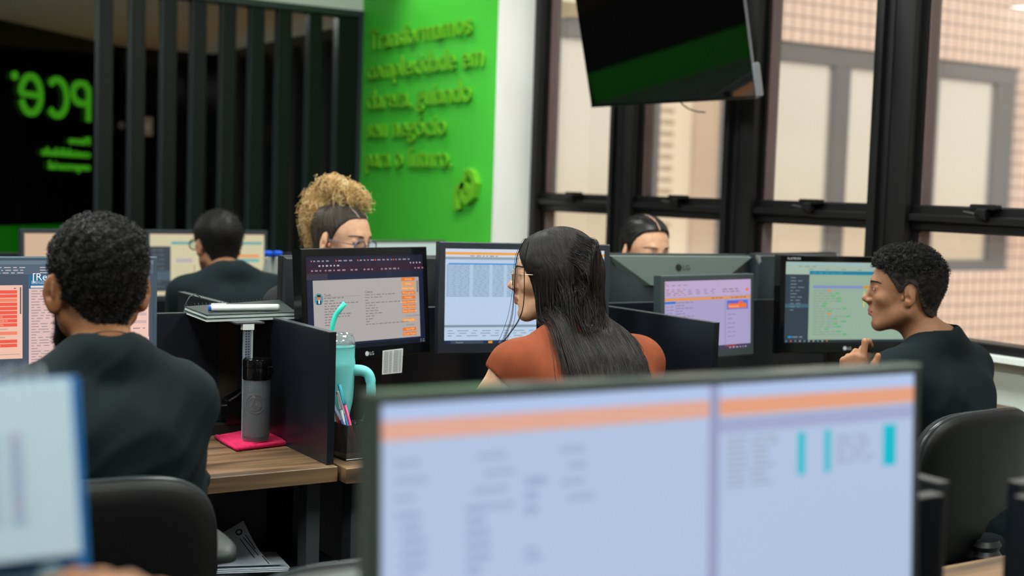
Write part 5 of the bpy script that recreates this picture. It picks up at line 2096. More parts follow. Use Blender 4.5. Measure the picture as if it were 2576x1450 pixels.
    if vest:
        for A, (el, wr) in ((SL, L), (SR, Rr)):
            d = el - A
            G.cone(A + d * .30 + [(A[0] - nb[0]) * .12, 0, -.01], el, .066, .075, .008, 'sub')
    if sleeve < 1 and not vest:
        for A, (el, wr) in ((SL, L), (SR, Rr)):
            d = el - A
            ln = np.linalg.norm(d)
            d = d / ln
            G.cut(lambda X, Y, Z, d=d, A=A, ln=ln: np.minimum((X - A[0]) * d[0] + (Y - A[1]) * d[1] + (Z - A[2]) * d[2] - ln * sleeve,
                  .13 - np.sqrt((X - A[0] - d[0] * ln * .8) ** 2 + (Y - A[1] - d[1] * ln * .8) ** 2 + (Z - A[2] - d[2] * ln * .8) ** 2) + .06) if False else
                  -1 + 0 * X + 0 * Y + 0 * Z)
    Vs, Qs = G.mesh()
    Vs = relax(Vs, Qs, 2, .5)
    Ns = vnormals(Vs, Qs)
    # cloth folds
    R_ = random.Random(foldseed)
    zz = np.clip((sz - .02 - Vs[:, 2]) / .35, 0, 1)
    f = 0
    for k in range(5):
        a = R_.uniform(.45, 1.25) * (1 if k % 2 else -1)
        fr = R_.uniform(55, 120)
        ph = R_.uniform(0, 6)
        wv = np.sin(fr * (Vs[:, 2] + a * (Vs[:, 0] * 1.0 + Vs[:, 1] * .35) + .010 * np.sin(28 * Vs[:, 0] + ph)) + ph)
        msk = .5 + .5 * np.sin(7 * Vs[:, 0] + 5 * Vs[:, 1] + 6 * Vs[:, 2] + ph * 2)
        f = f + (np.maximum(wv, -.2) ** 1) * msk ** 2
    side_ = np.clip((Vs[:, 0] - .02) / .12, 0, 1) * np.clip((sz - .10 - Vs[:, 2]) / .10, 0, 1)
    g_ = np.sin(95 * (Vs[:, 2] - .55 * Vs[:, 0] + .02 * np.sin(16 * Vs[:, 0])) + foldseed)
    f = f + 1.3 * np.maximum(g_, -.1) ** 2 * side_
    Vs = Vs + Ns * (folds * f * (.12 + zz))[:, None]
    so_ = np_mesh('shirt', Vs, Qs, shirt, root)
    # trousers and shoes
    Tq = SDF(axis(-.30, .30, .012), axis(-.20, .62, .012), axis(.06, .66, .012))
    Tq.ell((0, 0, .54), (.175 * bulk, .125 * bulk, .09), .04)
    for s in (-1, 1):
        Tq.cone((s * .09, .03, .53), (s * .13, .40, .52), .085, .062, .03)
        Tq.cone((s * .13, .40, .52), (s * .12, .37, .12), .058, .044, .02)
    Vt, Qt = Tq.mesh()
    np_mesh('trousers', relax(Vt, Qt, 2), Qt, M_trouser, root)
    for s in (-1, 1):
        K = SDF(axis(s * .12 - .09, s * .12 + .09, .009), axis(.26, .60, .009), axis(-.03, .16, .009))
        K.cone((s * .12, .36, .05), (s * .125, .47, .036), .046, .036, .02)
        K.cone((s * .12, .34, .045), (s * .12, .37, .09), .042, .045, .02)
        K.cut(lambda X, Y, Z: -(Z - .004) + 0 * X + 0 * Y)
        Vk, Qk = K.mesh()
        np_mesh('shoe', Vk, Qk, M_shoe, root)
    return dict(root=root, Hd=Hd, HR=HR, S=S, G=G, hs=hs, inv=inv, hip=hip, nb=nb, nn=nn_, SL=SL, SR=SR)


def hairline(y, pts):
    return np.interp(y, [p[0] for p in pts], [p[1] for p in pts])


HL_MALE = [(-.12, -.070), (-.075, -.072), (-.055, -.060), (-.032, -.020), (-.022, .020), (-.002, .034), (.004, .000), (.012, -.006), (.022, .004), (.034, .032), (.046, .052), (.062, .068), (.085, .074), (.11, .078)]


def hair_cap(P, thick, hl, name, m_, fade=None, fine=.004, noise=0.0, seed=1, bumpf=90, thin_side=1.0, nape=None):
    """cap of hair following the skull; thick(y,z,x) thickness"""
    Hd, HR, hs = P['Hd'], P['HR'], P['hs']
    ax = [np.arange(-.15, .15, fine)] * 3
    K = SDF(*ax, init=.05)          # head frame grid
    K.ell((0, -.014 * hs, .036 * hs), (.073 * hs, .092 * hs, .084 * hs), .02)
    K.ell((0, .022 * hs, .03 * hs), (.066 * hs, .066 * hs, .068 * hs), .03)
    K.cone((0, -.02 * hs, -.02 * hs), (0, -.032 * hs, -.10 * hs), .060 * hs, .050 * hs, .03)
    X, Y, Z = np.meshgrid(*K.a, indexing='ij', sparse=True)
    t = thick(X / hs, Y / hs, Z / hs)
    if noise:
        R_ = random.Random(seed)
        n = 0
        for k in range(6):
            a = [R_.uniform(-1, 1) * bumpf for _ in range(3)]
            n = n + np.sin(a[0] * X + a[1] * Y + a[2] * Z + R_.uniform(0, 6))
        t = t + noise * n / 3
    hlz = hairline(Y[0, :, 0] / hs, hl).reshape(1, -1, 1) * hs
    cutd = (hlz - Z)
    if nape is not None:
        cutd = np.maximum(cutd, nape(X / hs, Y / hs, Z / hs) * hs)
    K.F = np.maximum(K.F - t, cutd * .8)
    V, Q = K.mesh()
    V = relax(V, Q, 1, .4)
    W = V @ HR.T + Hd
    mi = None
    if fade is not None:
        fc = V[Q].mean(1) / hs
        fz = hairline(fc[:, 1], hl)
        mi = ((fc[:, 2] - fz < .024 + .008 * np.sin(fc[:, 1] * 400) * np.sin(fc[:, 2] * 500)) & (fc[:, 2] < .045)).astype(np.int32)
        m_ = [m_, fade]
    o = np_mesh(name, W, Q, m_, P['root'], mi)
    return K, V, Q, o


def curls_on(P, K, V, Q, n, name, mats, rad=.0045, turns=2.0, length=.016, r=.0008, seed=1, zmin=None, keep=None, m=14, jitter=.3, sink=.004, lay=0.0):
    """small helical curls rooted on the hair cap"""
    R_ = np.random.RandomState(seed)
    N = vnormals(V, Q)
    c = V[Q].mean(1)
    nn = N[Q].mean(1)
    nn /= np.linalg.norm(nn, axis=1, keepdims=True) + 1e-9
    area = np.linalg.norm(np.cross(V[Q[:, 2]] - V[Q[:, 0]], V[Q[:, 3]] - V[Q[:, 1]]), axis=1)
    ok = (c * nn).sum(1) > .02
    if keep is not None:
        ok &= keep(c / P['hs'])
    p = area * ok
    i = R_.choice(len(Q), n, p=p / p.sum())
    c, nn = c[i], nn[i]
    d = nn + R_.normal(0, jitter, (n, 3))
    if lay:
        d[:, 2] -= lay
    d /= np.linalg.norm(d, axis=1, keepdims=True)
    a = np.cross(d, R_.normal(0, 1, (n, 3)))
    a /= np.linalg.norm(a, axis=1, keepdims=True)
    b = np.cross(d, a)
    t = np.linspace(0, 1, m)[None, :, None]
    ph = R_.uniform(0, 6.28, (n, 1, 1))
    L = (length * R_.uniform(.6, 1.3, (n, 1, 1)))
    rr = rad * R_.uniform(.6, 1.2, (n, 1, 1)) * np.minimum(1, t * 3)
    Pt = c[:, None] - d[:, None] * sink + d[:, None] * L * t + a[:, None] * rr * np.cos(ph + t * turns * 6.28) + b[:, None] * rr * np.sin(ph + t * turns * 6.28)
    W = Pt.reshape(-1, 3) @ P['HR'].T + P['Hd']
    ms = mats if isinstance(mats, (list, tuple)) else [mats]
    mi = R_.randint(0, len(ms), n)
    return strands(name, W.reshape(n, m, 3), r * np.linspace(1, .6, m), ms, P['root'], mi)


def to_local(P, w):
    return P['inv'] @ (np.array(w) - np.array((P['hip'][0], P['hip'][1], 0)))


def slick(P, K, V, Q, n, name, mats, target, r=.0007, step=.008, m=9, seed=2, off=.0006):
    """hairs lying on the cap, combed towards a target point of the head frame"""
    R_ = np.random.RandomState(seed)
    c = V[Q].mean(1)
    c = c[R_.choice(len(Q), n)]
    c = c[np.linalg.norm(c, axis=1) > .05]
    out = [c]
    p = c
    for k in range(m - 1):
        d = np.array(target) - p
        d /= np.linalg.norm(d, axis=1, keepdims=True) + 1e-9
        p = p + d * step + R_.normal(0, .0004, p.shape)
        v = K.sample(p)
        h = .004
        g = np.stack([K.sample(p + np.eye(3)[i] * h) - K.sample(p - np.eye(3)[i] * h) for i in range(3)], 1)
        g /= np.linalg.norm(g, axis=1, keepdims=True) + 1e-9
        p = p + g * (off - v)[:, None]
        out.append(p)
    L = np.stack(out, 1)
    W = (L.reshape(-1, 3) @ P['HR'].T + P['Hd']).reshape(len(c), m, 3)
    return strands(name, W, r, mats, P['root'], R_.randint(0, len(mats), len(c)))

# ------------------------------------------------------------------ people
SK_brown = skin('brown', (150, 100, 66))
SK_tan = skin('tan', (156, 110, 80))
SK_light = skin('light', (214, 166, 134))
SK_fair = skin('fair', (204, 160, 128))
M_hair_b = mat('black_hair_sheen', (25, 23, 23), .42, spec=.35)

# 1 bearded man seen from behind, at the left
h1 = at(246, 730, 2.38)
P1 = person('man in black t-shirt seen from behind, curly hair, big ears and beard, at the left', (.60, 2.30), -3, 0, (h1.x, h1.y, h1.z), SK_brown,
            sh_w=.126, earf=2.4, bulk=1.04, sleeve=1.0, shoulders_z=h1.z - .195, neck=(.012, .02, h1.z - .125), sh_y=-.005, hs=.965, ears=1.12, folds=.012,
            armR=[(.185, .15, .80), (.08, .42, .79)], armL=[(-.26, .17, .80), (-.1, .42, .79)])
K, V, Q, _ = hair_cap(P1, lambda x, y, z: .003 + .018 * np.clip((z - .03) / .08, 0, 1) + .004 * np.clip(-(y + .05) / .03, 0, 1) + 0 * x, [(-.12, -.062), (-.06, -.058), (-.045, -.045), (-.028, -.02), (-.02, .02), (.0, .03), (.01, .0), (.03, .02), (.05, .055), (.09, .075)],
                      'hair', M_hair, noise=.0035, bumpf=220, nape=lambda x, y, z: np.where(z < -.015, (np.abs(x) - (.066 + (z + .015) * .95)), -1.0))
curls_on(P1, K, V, Q, 5600, 'hair_curls', [M_hair, mat('black_curls_grey', (38, 37, 36), .4, spec=.5)], rad=.0034, turns=1.6, length=.009, r=.0008, seed=3)
# beard on the left jaw
bd = SDF(np.arange(-.09, .09, .004), np.arange(-.04, .12, .004), np.arange(-.14, .0, .004))
for s in (-1, 1):
    bd.cone((s * .062, .012, -.035), (s * .040, .055, -.090), .012, .020, .02)
bd.cone((-.035, .062, -.098), (.035, .062, -.098), .020, .020, .02)
Vb, Qb = bd.mesh()
np_mesh('beard', relax(Vb, Qb, 2) @ P1['HR'].T + P1['Hd'], Qb, M_hair, P1['root'])
curls_on(P1, bd, Vb, Qb, 900, 'beard_hairs', M_hair, rad=.001, turns=.6, length=.009, r=.0005, seed=5, m=6)
# thin cord at the neck
ring = []
for i in range(33):
    a = 2 * math.pi * i / 32
    e1 = np.array([1., 0, 0])
    e2 = np.cross(P1['nn'], e1)
    e2 /= np.linalg.norm(e2)
    ring.append(P1['nb'] + P1['nn'] * .036 + e1 * math.cos(a) * .0575 + e2 * math.sin(a) * .0575)
MB().tube(ring, .0012, 6).build('neck_cord', mat('cord', (60, 48, 40), .5), P1['root'], True)

# 2 man with glasses seen from behind, far left
h2 = at(549, 618, 4.98)
P2 = person('man in black t-shirt and glasses seen from behind, farther away at the left', (1.71, 4.66), -3, 0, (h2.x, h2.y, h2.z), SK_tan, sh_w=.170, earf=1.3,
            fine=.005, sleeve=1.0, shoulders_z=h2.z - .175, neck=(-.01, .04, h2.z - .11), sh_y=.02, pitch=-.05)
K, V, Q, _ = hair_cap(P2, lambda x, y, z: .004 + .012 * np.clip((z + .01) / .07, 0, 1) + 0 * x + 0 * y, HL_MALE, 'hair', M_hair2, fine=.005, nape=lambda x, y, z: np.where(z < -.03, np.abs(x) - .056, -1.0))
curls_on(P2, K, V, Q, 2200, 'hair_strands', [M_hair2, M_hair_b], rad=.0008, turns=.4, length=.010, r=.0010, seed=4, m=5)


def glasses(P, m_, w=.062, h=.040, rim=.0016, lens=None, y=.100, z=.004, shape=2.2, temple_z=.010, dx=.0335):
    g = MB()
    H = lambda p: tuple(P['HR'] @ (np.array(p) * P['hs']) + P['Hd'])
    for s in (-1, 1):
        pts = []
        for i in range(29):
            a = 2 * math.pi * i / 28
            c, n_ = math.cos(a), math.sin(a)
            px = math.copysign(abs(c) ** (2 / shape), c) * w * .5 * .86
            pz = math.copysign(abs(n_) ** (2 / shape), n_) * h * .5
            pts.append(H((s * dx + px, y - abs(s * dx + px) * .10, z + pz)))
        g.tube(pts, rim, 7, caps=False)
    g.tube([H((-.007, y, z + .006)), H((0, y + .003, z + .009)), H((.007, y, z + .006))], rim, 7)
    for s in (-1, 1):
        g.tube([H((s * (dx + w * .42), y - .007, z + .010)), H((s * .074, y - .025, z + .011)), H((s * .079, .03, z + .011)), H((s * .080, .0, z + .010)), H((s * .078, -.02, z - .01))], rim * .9, 7)
    o = g.build('glasses', m_, P['root'], True)
    if lens:
        l_ = MB()
        for s in (-1, 1):
            pts = []
            for i in range(28):
                a = 2 * math.pi * i / 28
                c, n_ = math.cos(a), math.sin(a)
                px = math.copysign(abs(c) ** (2 / shape), c) * w * .5 * .84
                pz = math.copysign(abs(n_) ** (2 / shape), n_) * h * .49
                pts.append(H((s * dx + px, y - abs(s * dx + px) * .10, z + pz)))
            l_.add(pts, [tuple(range(28))])
        l_.build('lenses', lens, o)
    return o


M_lens = glass_mat('lens_glass', (240, 244, 246), 1.2, 0, .04)
P2['HR'] = rotz(math.radians(12)) @ P2['HR']
glasses(P2, mat('dark_wire', (30, 34, 34), .3), rim=.0022, lens=M_lens, dx=.040)
P2['HR'] = rotz(math.radians(-12)) @ P2['HR']
MB().tube([tuple(to_local(P2, at(489, 668, 4.98))), tuple(to_local(P2, at(489, 683, 4.98))), tuple(to_local(P2, at(493, 703, 4.96)))], .0012, 6).build('earphone_cord', mat('orange_cord', (200, 130, 80), .5), P2['root'])

# 3 curly blonde woman
h3 = at(858, 606, 4.2)
P3 = person('woman with piled up curly blonde hair and glasses, behind the dark browser monitor', (h3.x - .01, h3.y + .13), 151, 180, (h3.x, h3.y, h3.z), SK_light, fem=True,
            sh_w=.155, pitch=-.14, fine=.0032, sleeve=.6, shirt=mat('black_blouse', (20, 20, 24), .85), bulk=.9, lip=mat('lips_pink', (190, 110, 104), .45))
M_dkhair = mat('dark_roots', (44, 38, 34), .5, spec=.3)
K, V, Q, _ = hair_cap(P3, lambda x, y, z: .0045 + 0 * x + 0 * y + 0 * z, [(-.12, -.085), (-.05, -.08), (-.03, -.03), (-.02, .02), (.0, .03), (.012, -.002), (.02, .012), (.035, .048), (.055, .078), (.08, .088), (.11, .095)], 'hair', M_dkhair, noise=.0008, bumpf=300)
slick(P3, K, V, Q, 2200, 'hair_strands', [M_dkhair, mat('brown_roots', (74, 60, 46), .45)], (0, -.06, .16), r=.0008)
RS = np.random.RandomState(8)
M_bl = [mat('blonde_a', (214, 180, 118), .5), mat('blonde_b', (188, 150, 88), .5), mat('blonde_c', (232, 206, 150), .5), mat('blonde_d', (150, 112, 62), .5)]


def blob_curls(P, blobs, n, name, mats, rad=(.005, .010), length=(.04, .07), turns=(2, 4), r=.0011, seed=1, m=34, droop=.02):
    """loose ringlets growing out of ellipsoid tufts given in head coordinates"""
    R_ = np.random.RandomState(seed)
    out = []
    for (c, e, w) in blobs:
        k = int(n * w)
        d = R_.normal(0, 1, (k, 3))
        d /= np.linalg.norm(d, axis=1, keepdims=True)
        sh = R_.uniform(.55, 1.0, (k, 1))
        root = np.array(c) + d * np.array(e) * sh
        dr = d * np.array(e)
        dr /= np.linalg.norm(dr, axis=1, keepdims=True)
        dr = dr + R_.normal(0, .45, (k, 3))
        dr[:, 2] -= .2
        dr /= np.linalg.norm(dr, axis=1, keepdims=True)
        a = np.cross(dr, R_.normal(0, 1, (k, 3)))
        a /= np.linalg.norm(a, axis=1, keepdims=True)
        b = np.cross(dr, a)
        t = np.linspace(0, 1, m)[None, :, None]
        L = R_.uniform(*length, (k, 1, 1))
        rr = R_.uniform(*rad, (k, 1, 1)) * np.minimum(1, t * 4)
        tn = R_.uniform(*turns, (k, 1, 1)) * 6.28
        ph = R_.uniform(0, 6.28, (k, 1, 1))
        Pt = root[:, None] + dr[:, None] * L * (t - .45) + a[:, None] * rr * np.cos(ph + t * tn) + b[:, None] * rr * np.sin(ph + t * tn)
        Pt[:, :, 2] -= droop * t[:, :, 0] ** 2
        out.append(Pt)
    Pt = np.concatenate(out) * P['hs']
    N_ = len(Pt)
    W = (Pt.reshape(-1, 3) @ P['HR'].T + P['Hd']).reshape(N_, m, 3)
    return strands(name, W, r * np.linspace(1, .5, m), mats, P['root'], R_.randint(0, len(mats), N_))


# tufts (head frame): on the crown and falling at the back
def hp3(px, py, d):
    """picture point at depth d -> head coordinates of the blonde woman"""
    return tuple((np.array(to_local(P3, at(px, py, d))) - P3['Hd']) @ P3['HR'])


bl = [(hp3(868, 478, 4.20), (.058, .058, .034), .22), (hp3(812, 500, 4.25), (.052, .052, .044), .24), (hp3(797, 545, 4.27), (.038, .044, .044), .20),
      (hp3(840, 458, 4.22), (.05, .05, .026), .12), (hp3(900, 494, 4.20), (.024, .036, .022), .10), (hp3(795, 588, 4.27), (.022, .03, .03), .06), (hp3(800, 525, 4.22), (.045, .045, .045), .1)]
blob_curls(P3, bl, 1900, 'curly_puff', M_bl, seed=5, r=.0013)
kk = SDF(np.arange(-.2, .2, .006), np.arange(-.22, .18, .006), np.arange(-.1, .24, .006))
for c, e, w in bl:
    kk.ell(c, [v * .82 for v in e], .02)
Vb, Qb = kk.mesh()
np_mesh('hair_core', Vb @ P3['HR'].T + P3['Hd'], Qb, M_bl[3], P3['root'])
for x0_, nm in ((.018, 0), (-.032, 1)):
    pl_ = []
    for k in range(8):
        q_ = np.array([[x0_ * (1 + .15 * k) - (.0 if nm else .0), .10 - .012 * k, .075 + .012 * k]])
        for _ in range(12):
            v_ = K.sample(q_)
            g_ = np.stack([K.sample(q_ + np.eye(3)[i] * .004) - K.sample(q_ - np.eye(3)[i] * .004) for i in range(3)], 1)
            g_ /= np.linalg.norm(g_) + 1e-9
            q_ = q_ + g_ * (.0004 - v_)[:, None]
        pl_.append(tuple((q_ @ P3['HR'].T + P3['Hd'])[0]))
    MB().tube(pl_, .0020, 6).build('parting', mat('scalp_grey', (150, 136, 124), .6), P3['root'], True)
glasses(P3, mat('grey_violet_acetate', (104, 102, 128), .2, alpha=.8), w=.058, h=.047, rim=.0021, lens=M_lens, z=-.004, y=.103)

# 5 woman with ponytail behind the round logo monitor
h5 = at(1621, 636, 4.62)
P5 = person('dark haired woman with centre parting, upper face showing above the grey monitor back', (h5.x, h5.y + .14), 182, 180, (h5.x, h5.y, h5.z), SK_light, fem=True, sh_w=.155,
            pitch=-.10, fine=.0034, sleeve=.6, shirt=mat('dark_blouse', (30, 32, 40), .8), bulk=.9)
K, V, Q, _ = hair_cap(P5, lambda x, y, z: .006 + .008 * np.clip((z - .06) / .05, 0, 1) - .004 * np.exp(-(x / .0035) ** 2) * (y > -.02), [(-.12, -.08), (-.05, -.08), (-.035, -.03), (-.02, .03), (.0, .03), (.01, .005), (.02, .018), (.035, .052), (.055, .080), (.08, .090), (.11, .10)],
                      'hair', M_hair_b, fine=.0035)
slick(P5, K, V, Q, 2400, 'hair_strands', [M_hair_b, M_hair2], (0, -.12, -.02), r=.0008)
pt = np.stack([np.linspace(0, 1, 12)] * 3, 1)
bun = SDF(np.arange(-.12, .12, .005), np.arange(-.22, .0, .005), np.arange(-.2, .1, .005))
bun.cone((-.0, -.10, -.01), (-.035, -.13, -.035), .022, .03, .02).cone((-.035, -.13, -.035), (-.045, -.12, -.13), .03, .016, .02)
Vb, Qb = bun.mesh()
np_mesh('ponytail', Vb @ P5['HR'].T + P5['Hd'], Qb, M_hair_b, P5['root'])
part = []
for k in range(9):
    q_ = np.array([[0., .085 - .012 * k, .085 + .008 * k]])
    for _ in range(12):
        v_ = K.sample(q_)
        g_ = np.stack([K.sample(q_ + np.eye(3)[i] * .004) - K.sample(q_ - np.eye(3)[i] * .004) for i in range(3)], 1)
        g_ /= np.linalg.norm(g_) + 1e-9
        q_ = q_ + g_ * (.0008 - v_)[:, None]
    part.append(tuple((q_ @ P5['HR'].T + P5['Hd'])[0]))
MB().tube(part, .0022, 6).build('parting', SK_fair, P5['root'], True)

# 4 long haired woman in the middle
h4 = at(1394, 702, 3.25)
vest = mat('rust_vest', (134, 68, 42), .9, spec=.2, bump=(1100, .25), noise=(30, (118, 58, 36), .5))
P4 = person('woman with very long dark hair, glasses and rust coloured sleeveless vest, head turned left', (1.83, 2.36), -54, 2, (h4.x, h4.y, h4.z), SK_fair, fem=True, sh_w=.172, hs=.985,
            fine=.0024, vest=True, shirt=vest, foldseed=3, bulk=.98, shoulders_z=h4.z - .20, neck=(-.035, .235, h4.z - .140), sh_y=.20, sh_x=.0,
            armL=[(-.315, .27, .79), (-.18, .50, .785)], armR=[(.235, .28, .79), (.12, .50, .785)], folds=.002)
H4 = lambda p: P4['Hd'] + P4['HR'] @ (np.array(p) * P4['hs'])
# hair mass
ax_ = [np.arange(-.20, .20, .005), np.arange(-.26, .16, .005), np.arange(-.33, .17, .005)]
hm_ = SDF(*ax_)
hm_.ell((0, -.016, .038), (.079, .098, .089), .02)
hm_.ell((0, .030, .044), (.069, .062, .060), .03)
for s in (-1, 1):
    hm_.cone((s * .062, .030, .03), (s * .066, .018, -.09), .018, .016, .03)
    hm_.cone((s * .052, -.02, .0), (s * .058, -.03, -.15), .034, .026, .04)
hm_.cone((0, -.05, -.0), (0, -.070, -.15), .068, .058, .05)
for px_, py_ in ((1466, 810), (1440, 800), (1490, 815)):
    q_ = ((np.array(to_local(P4, at(px_, py_, 3.175))) - P4['Hd']) @ P4['HR']) / P4['hs']
    hm_.ell(q_, (.040, .026, .050), .03)
hm_.ell((0, .117, -.035), (.070, .082, .100), .012, 'sub')
Vh, Qh = hm_.mesh()
Vh = relax(Vh, Qh, 2)
W = Vh @ P4['HR'].T + P4['Hd']
M_lh = [mat('long_hair_a', (20, 16, 16), .42, spec=.35), mat('long_hair_b', (32, 25, 22), .42, spec=.35), mat('long_hair_c', (48, 35, 28), .45, spec=.3), mat('long_hair_d', (15, 14, 15), .55, spec=.25)]
np_mesh('hair', W, Qh, M_lh[3], P4['root'])


def long_strands(n, seed, len_rng, spread, name, r=.0009, m=34, amax=134, amin=0, clump=0.0, flare=.0):
    """strands from the centre parting over the skull, then hanging down over shoulders and back"""
    R_ = np.random.RandomState(seed)
    e = np.array([.080, .099, .090]) * (1 + R_.uniform(-.01, .03, (n, 1)))
    cen = np.array([0, -.016, .040])
    y0 = R_.uniform(-.80, .86, n)
    root = np.stack([R_.normal(0, .02, n), y0, np.sqrt(1 - y0 ** 2)], 1)
    root /= np.linalg.norm(root, axis=1, keepdims=True)
    lo_ = np.clip(35 + (y0) * 60, amin, 95)
    hi_ = np.clip(98 + y0 * 66, 40, amax)
    A = np.radians(lo_ + (hi_ - lo_) * R_.uniform(0, 1, n))
    side = np.where(R_.uniform(0, 1, n) < .5, -1, 1)
    q = np.stack([np.sin(A) * side, -np.cos(A), np.full(n, -.10)], 1)
    q /= np.linalg.norm(q, axis=1, keepdims=True)
    om = np.arccos(np.clip((root * q).sum(1), -1, 1))
    arcL = om * .092
    total = arcL + R_.uniform(*len_rng, n)
    t = np.linspace(0, 1, m)[None, :] * total[:, None]
    f = np.clip(t / arcL[:, None], 0, 1)
    so = np.sin(om)[:, None] + 1e-6
    P_ = (root[:, None] * (np.sin((1 - f) * om[:, None]) / so)[..., None] + q[:, None] * (np.sin(f * om[:, None]) / so)[..., None]) * e[:, None] + cen
    drop = np.clip(t - arcL[:, None], 0, None)
    P_[:, :, 2] -= drop
    k_ = np.clip(drop / .30, 0, 1)
    sx = R_.normal(0, 1, n) * spread
    if clump:
        ph = np.floor(A * 9) * 1.7 + side
        sx = sx * .35 + np.sin(ph * 3.1) * clump
    P_[:, :, 0] += k_ * (sx[:, None] + (np.sin(A) * side * flare)[:, None])
    P_[:, :, 1] += -k_ * (.02 + R_.uniform(-.03, .03, n))[:, None]
    wv = R_.uniform(0, 6.28, (n, 1))
    P_[:, :, 0] += .003 * np.sin(t * 22 + wv) * k_
    P_[:, :, 1] += .003 * np.cos(t * 18 + wv) * k_
    lim = .046 + np.clip(-P_[:, :, 2], 0, .1) * -.10
    m2 = (P_[:, :, 2] < .075)
    P_[:, :, 1] = np.where(m2, np.minimum(P_[:, :, 1], np.maximum(lim, .046 + (P_[:, :, 2]) * .3)), P_[:, :, 1])
    L = hm_.push(P_.reshape(-1, 3), np.repeat(.0004 + .0026 * R_.uniform(0, 1, n), m), 3)
    W_ = (L * P4['hs']) @ P4['HR'].T + P4['Hd']
    back = np.array([-.10, -.80, .45])
    back /= np.linalg.norm(back)
    off = (.004 + .010 * R_.uniform(0, 1, (n, 1)) * np.ones((1, m))).ravel()
    for _ in range(60):
        v = P4['G'].sample(W_)
        mm = v < off
        if not mm.any(): break
        W_[mm] += back * .005
    W_ = W_.reshape(n, m, 3)
    for _ in range(3):
        W_[:, 1:-1] = (W_[:, :-2] + W_[:, 2:] + 2 * W_[:, 1:-1]) / 4
    return strands(name, W_, r * np.concatenate([np.ones(m - 6), np.linspace(1, .4, 6)]), M_lh, P4['root'], R_.choice([0, 0, 1, 1, 2, 3, 3], n))


long_strands(12500, 11, (.30, .46), .014, 'long_hair', r=.00072, clump=.016, flare=.01)
long_strands(2600, 12, (.30, .48), .038, 'hair_lengths', r=.0006, flare=.03)
long_strands(3000, 14, (.30, .47), .020, 'back_hair', r=.0007, amax=48)
long_strands(160, 13, (.28, .46), .06, 'loose_strands', r=.0005, flare=.05)
# thin strands falling in front of the cheek
R_ = np.random.RandomState(3)
pts = []
for k in range(9):
    o = R_.normal(0, 1)
    path = [(1322, 600), (1300, 640), (1296, 680), (1293, 740), (1288, 800), (1270, 848), (1255, 875)] if k < 5 else [(1330, 610), (1319, 660), (1320, 720), (1318, 775), (1306, 810), (1280, 845), (1262, 868)]
    cur = [np.array(to_local(P4, at(px + o * 2.2 * (1 if i < 4 else 2.5), py, 3.165 + .010 * i / 6))) for i, (px, py) in enumerate(path)]
    cur = np.array(cur)
    tt = np.linspace(0, len(cur) - 1, 26)
    cc_ = np.stack([np.interp(tt, range(len(cur)), cur[:, j]) for j in range(3)], 1)
    for _ in range(3):
        cc_[1:-1] = (cc_[:-2] + cc_[2:] + 2 * cc_[1:-1]) / 4
    pts.append(cc_)
strands('face_strands', np.array(pts), .0006, M_lh[0], P4['root'])
M_gold = mat('pale_gold_wire', (196, 178, 140), .2, metal=.9)
glasses(P4, M_gold, w=.056, h=.036, rim=.0011, lens=M_lens, shape=4, z=.002, y=.106)

# 6 young man in profile at the right
h6 = at(2279, 738, 3.5)
hand_c = at(2165, 905, 3.30)
bz = lambda v: np.array(v, float)
hR = np.stack([bz(RGT) * .80 - bz(FWD) * .60, -bz(FWD) * .80 - bz(RGT) * .60, bz(UPV)], 1)
for c in range(3):
    hR[:, c] /= np.linalg.norm(hR[:, c])
hR[:, 1] = -np.cross(hR[:, 2], hR[:, 0])
hx = (2.83, 2.215)
iv = rotz(math.radians(-10))


def l6(w):
    return tuple(iv @ (np.array(w) - np.array((hx[0], hx[1], 0))))


wr_w = np.array(at(2146, 985, 3.30))
el_w = np.array(at(2195, 1130, 3.22))
nb6 = l6(at(2352, 868, 3.50))
P6 = person('young man in black t-shirt in profile, short curly hair, hand raised before his chest', hx, -42, -10, (h6.x, h6.y, h6.z), SK_tan, fine=.0024, hs=.96,
            neck=(nb6[0], nb6[1], nb6[2]), shoulders_z=nb6[2] - .075, sh_w=.180, sh_y=nb6[1] + .005, sleeve=1.0, earf=.5, ears=.80, pitch=.0,
            armL=[l6(el_w), l6(wr_w)], armR=None,
            hands=[dict(side=0, R=hR, world=True, curl=[(.15, 1.45, .55), (1.15, 1.2, .6), (1.2, 1.2, .6), (1.25, 1.2, .6)], sc=.96, c=tuple(hand_c), fine=.0026, spread=.05,
                        thumb=[(.018, -.006, .018), (.040, -.014, .046), (.052, -.018, .070), (.060, -.020, .094)])], foldseed=4)


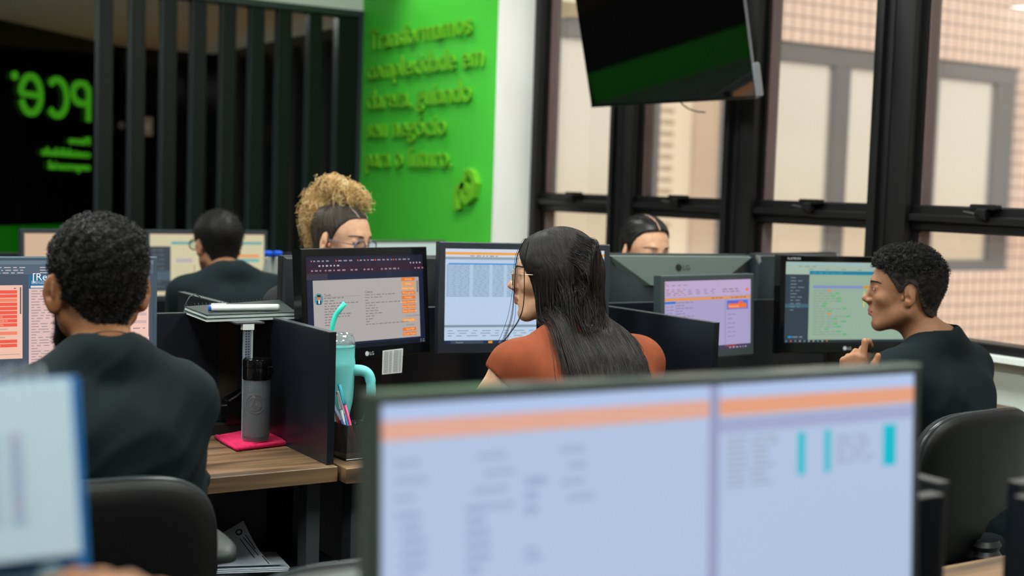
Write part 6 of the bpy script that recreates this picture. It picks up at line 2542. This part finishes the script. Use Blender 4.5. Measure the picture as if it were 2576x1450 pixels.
def th6(x, y, z):
    top = np.clip((z - .065) / .04, 0, 1)
    return .0022 + .003 * np.clip((z) / .06, 0, 1) + .009 * top * np.clip((y + .10) / .07, 0, 1) + .006 * np.clip((y - .02) / .05, 0, 1) * top + 0 * x


K, V, Q, _ = hair_cap(P6, th6, [(-.12, -.060), (-.085, -.066), (-.062, -.060), (-.045, -.04), (-.034, -.010), (-.026, .02), (-.010, .034), (.004, .022), (.008, .004), (.020, .004), (.030, .022), (.042, .040), (.060, .062), (.085, .072), (.11, .078)],
                      'hair', M_hair2, fade=mat('faded_side_hair', (58, 44, 36), .7), fine=.0034, noise=.0015, bumpf=260, nape=lambda x, y, z: np.where(z < -.035, np.abs(x) - .052, -1.0))
curls_on(P6, K, V, Q, 2600, 'hair_curls', [M_hair, M_hair_b], rad=.0040, turns=1.5, length=.012, r=.0009, seed=6, keep=lambda c: (c[:, 2] + np.random.RandomState(9).normal(0, .009, len(c)) > .062))
curls_on(P6, K, V, Q, 5200, 'side_hair', [M_hair2, M_hair_b, mat('faded_hair', (84, 64, 50), .6)], rad=.0014, turns=.7, length=.006, r=.0005, seed=7, m=5, keep=lambda c: (c[:, 2] <= .07), jitter=.5, lay=.6)

# hand of someone at the lower left edge, in front of the calendar
pf = at(350, 1484, .93)
pr6 = thing('person', 'blurred hand of a person reaching in at the bottom left, beside the calendar', 'person', pf)
fh = SDF(axis(-.14, .16, .0035), axis(-.10, .12, .0035), axis(-.14, .08, .0035))
d_ = (np.array(at(236, 1392, .95)) - np.array(pf))
ln_ = np.linalg.norm(d_)
zax = d_ / ln_
yax = np.cross(zax, np.cross(np.array([0, 0, 1.]), zax))
yax /= np.linalg.norm(yax)
xax = np.cross(yax, zax)
Rm = np.stack([xax, yax, zax], 1)
W0 = -zax * (.150 - ln_)
hand(fh, W0, Rm, [(.1, .3, .2), (.15, .35, .3), (.2, .4, .3), (.3, .4, .3)], .92)
fh.frame()
fh.cone(W0, W0 - zax * .10 + np.array([.02, 0, -.03]), .027, .032, .02)
Vf, Qf = fh.mesh()
np_mesh('body', relax(Vf, Qf, 1), Qf, SK_tan, pr6)
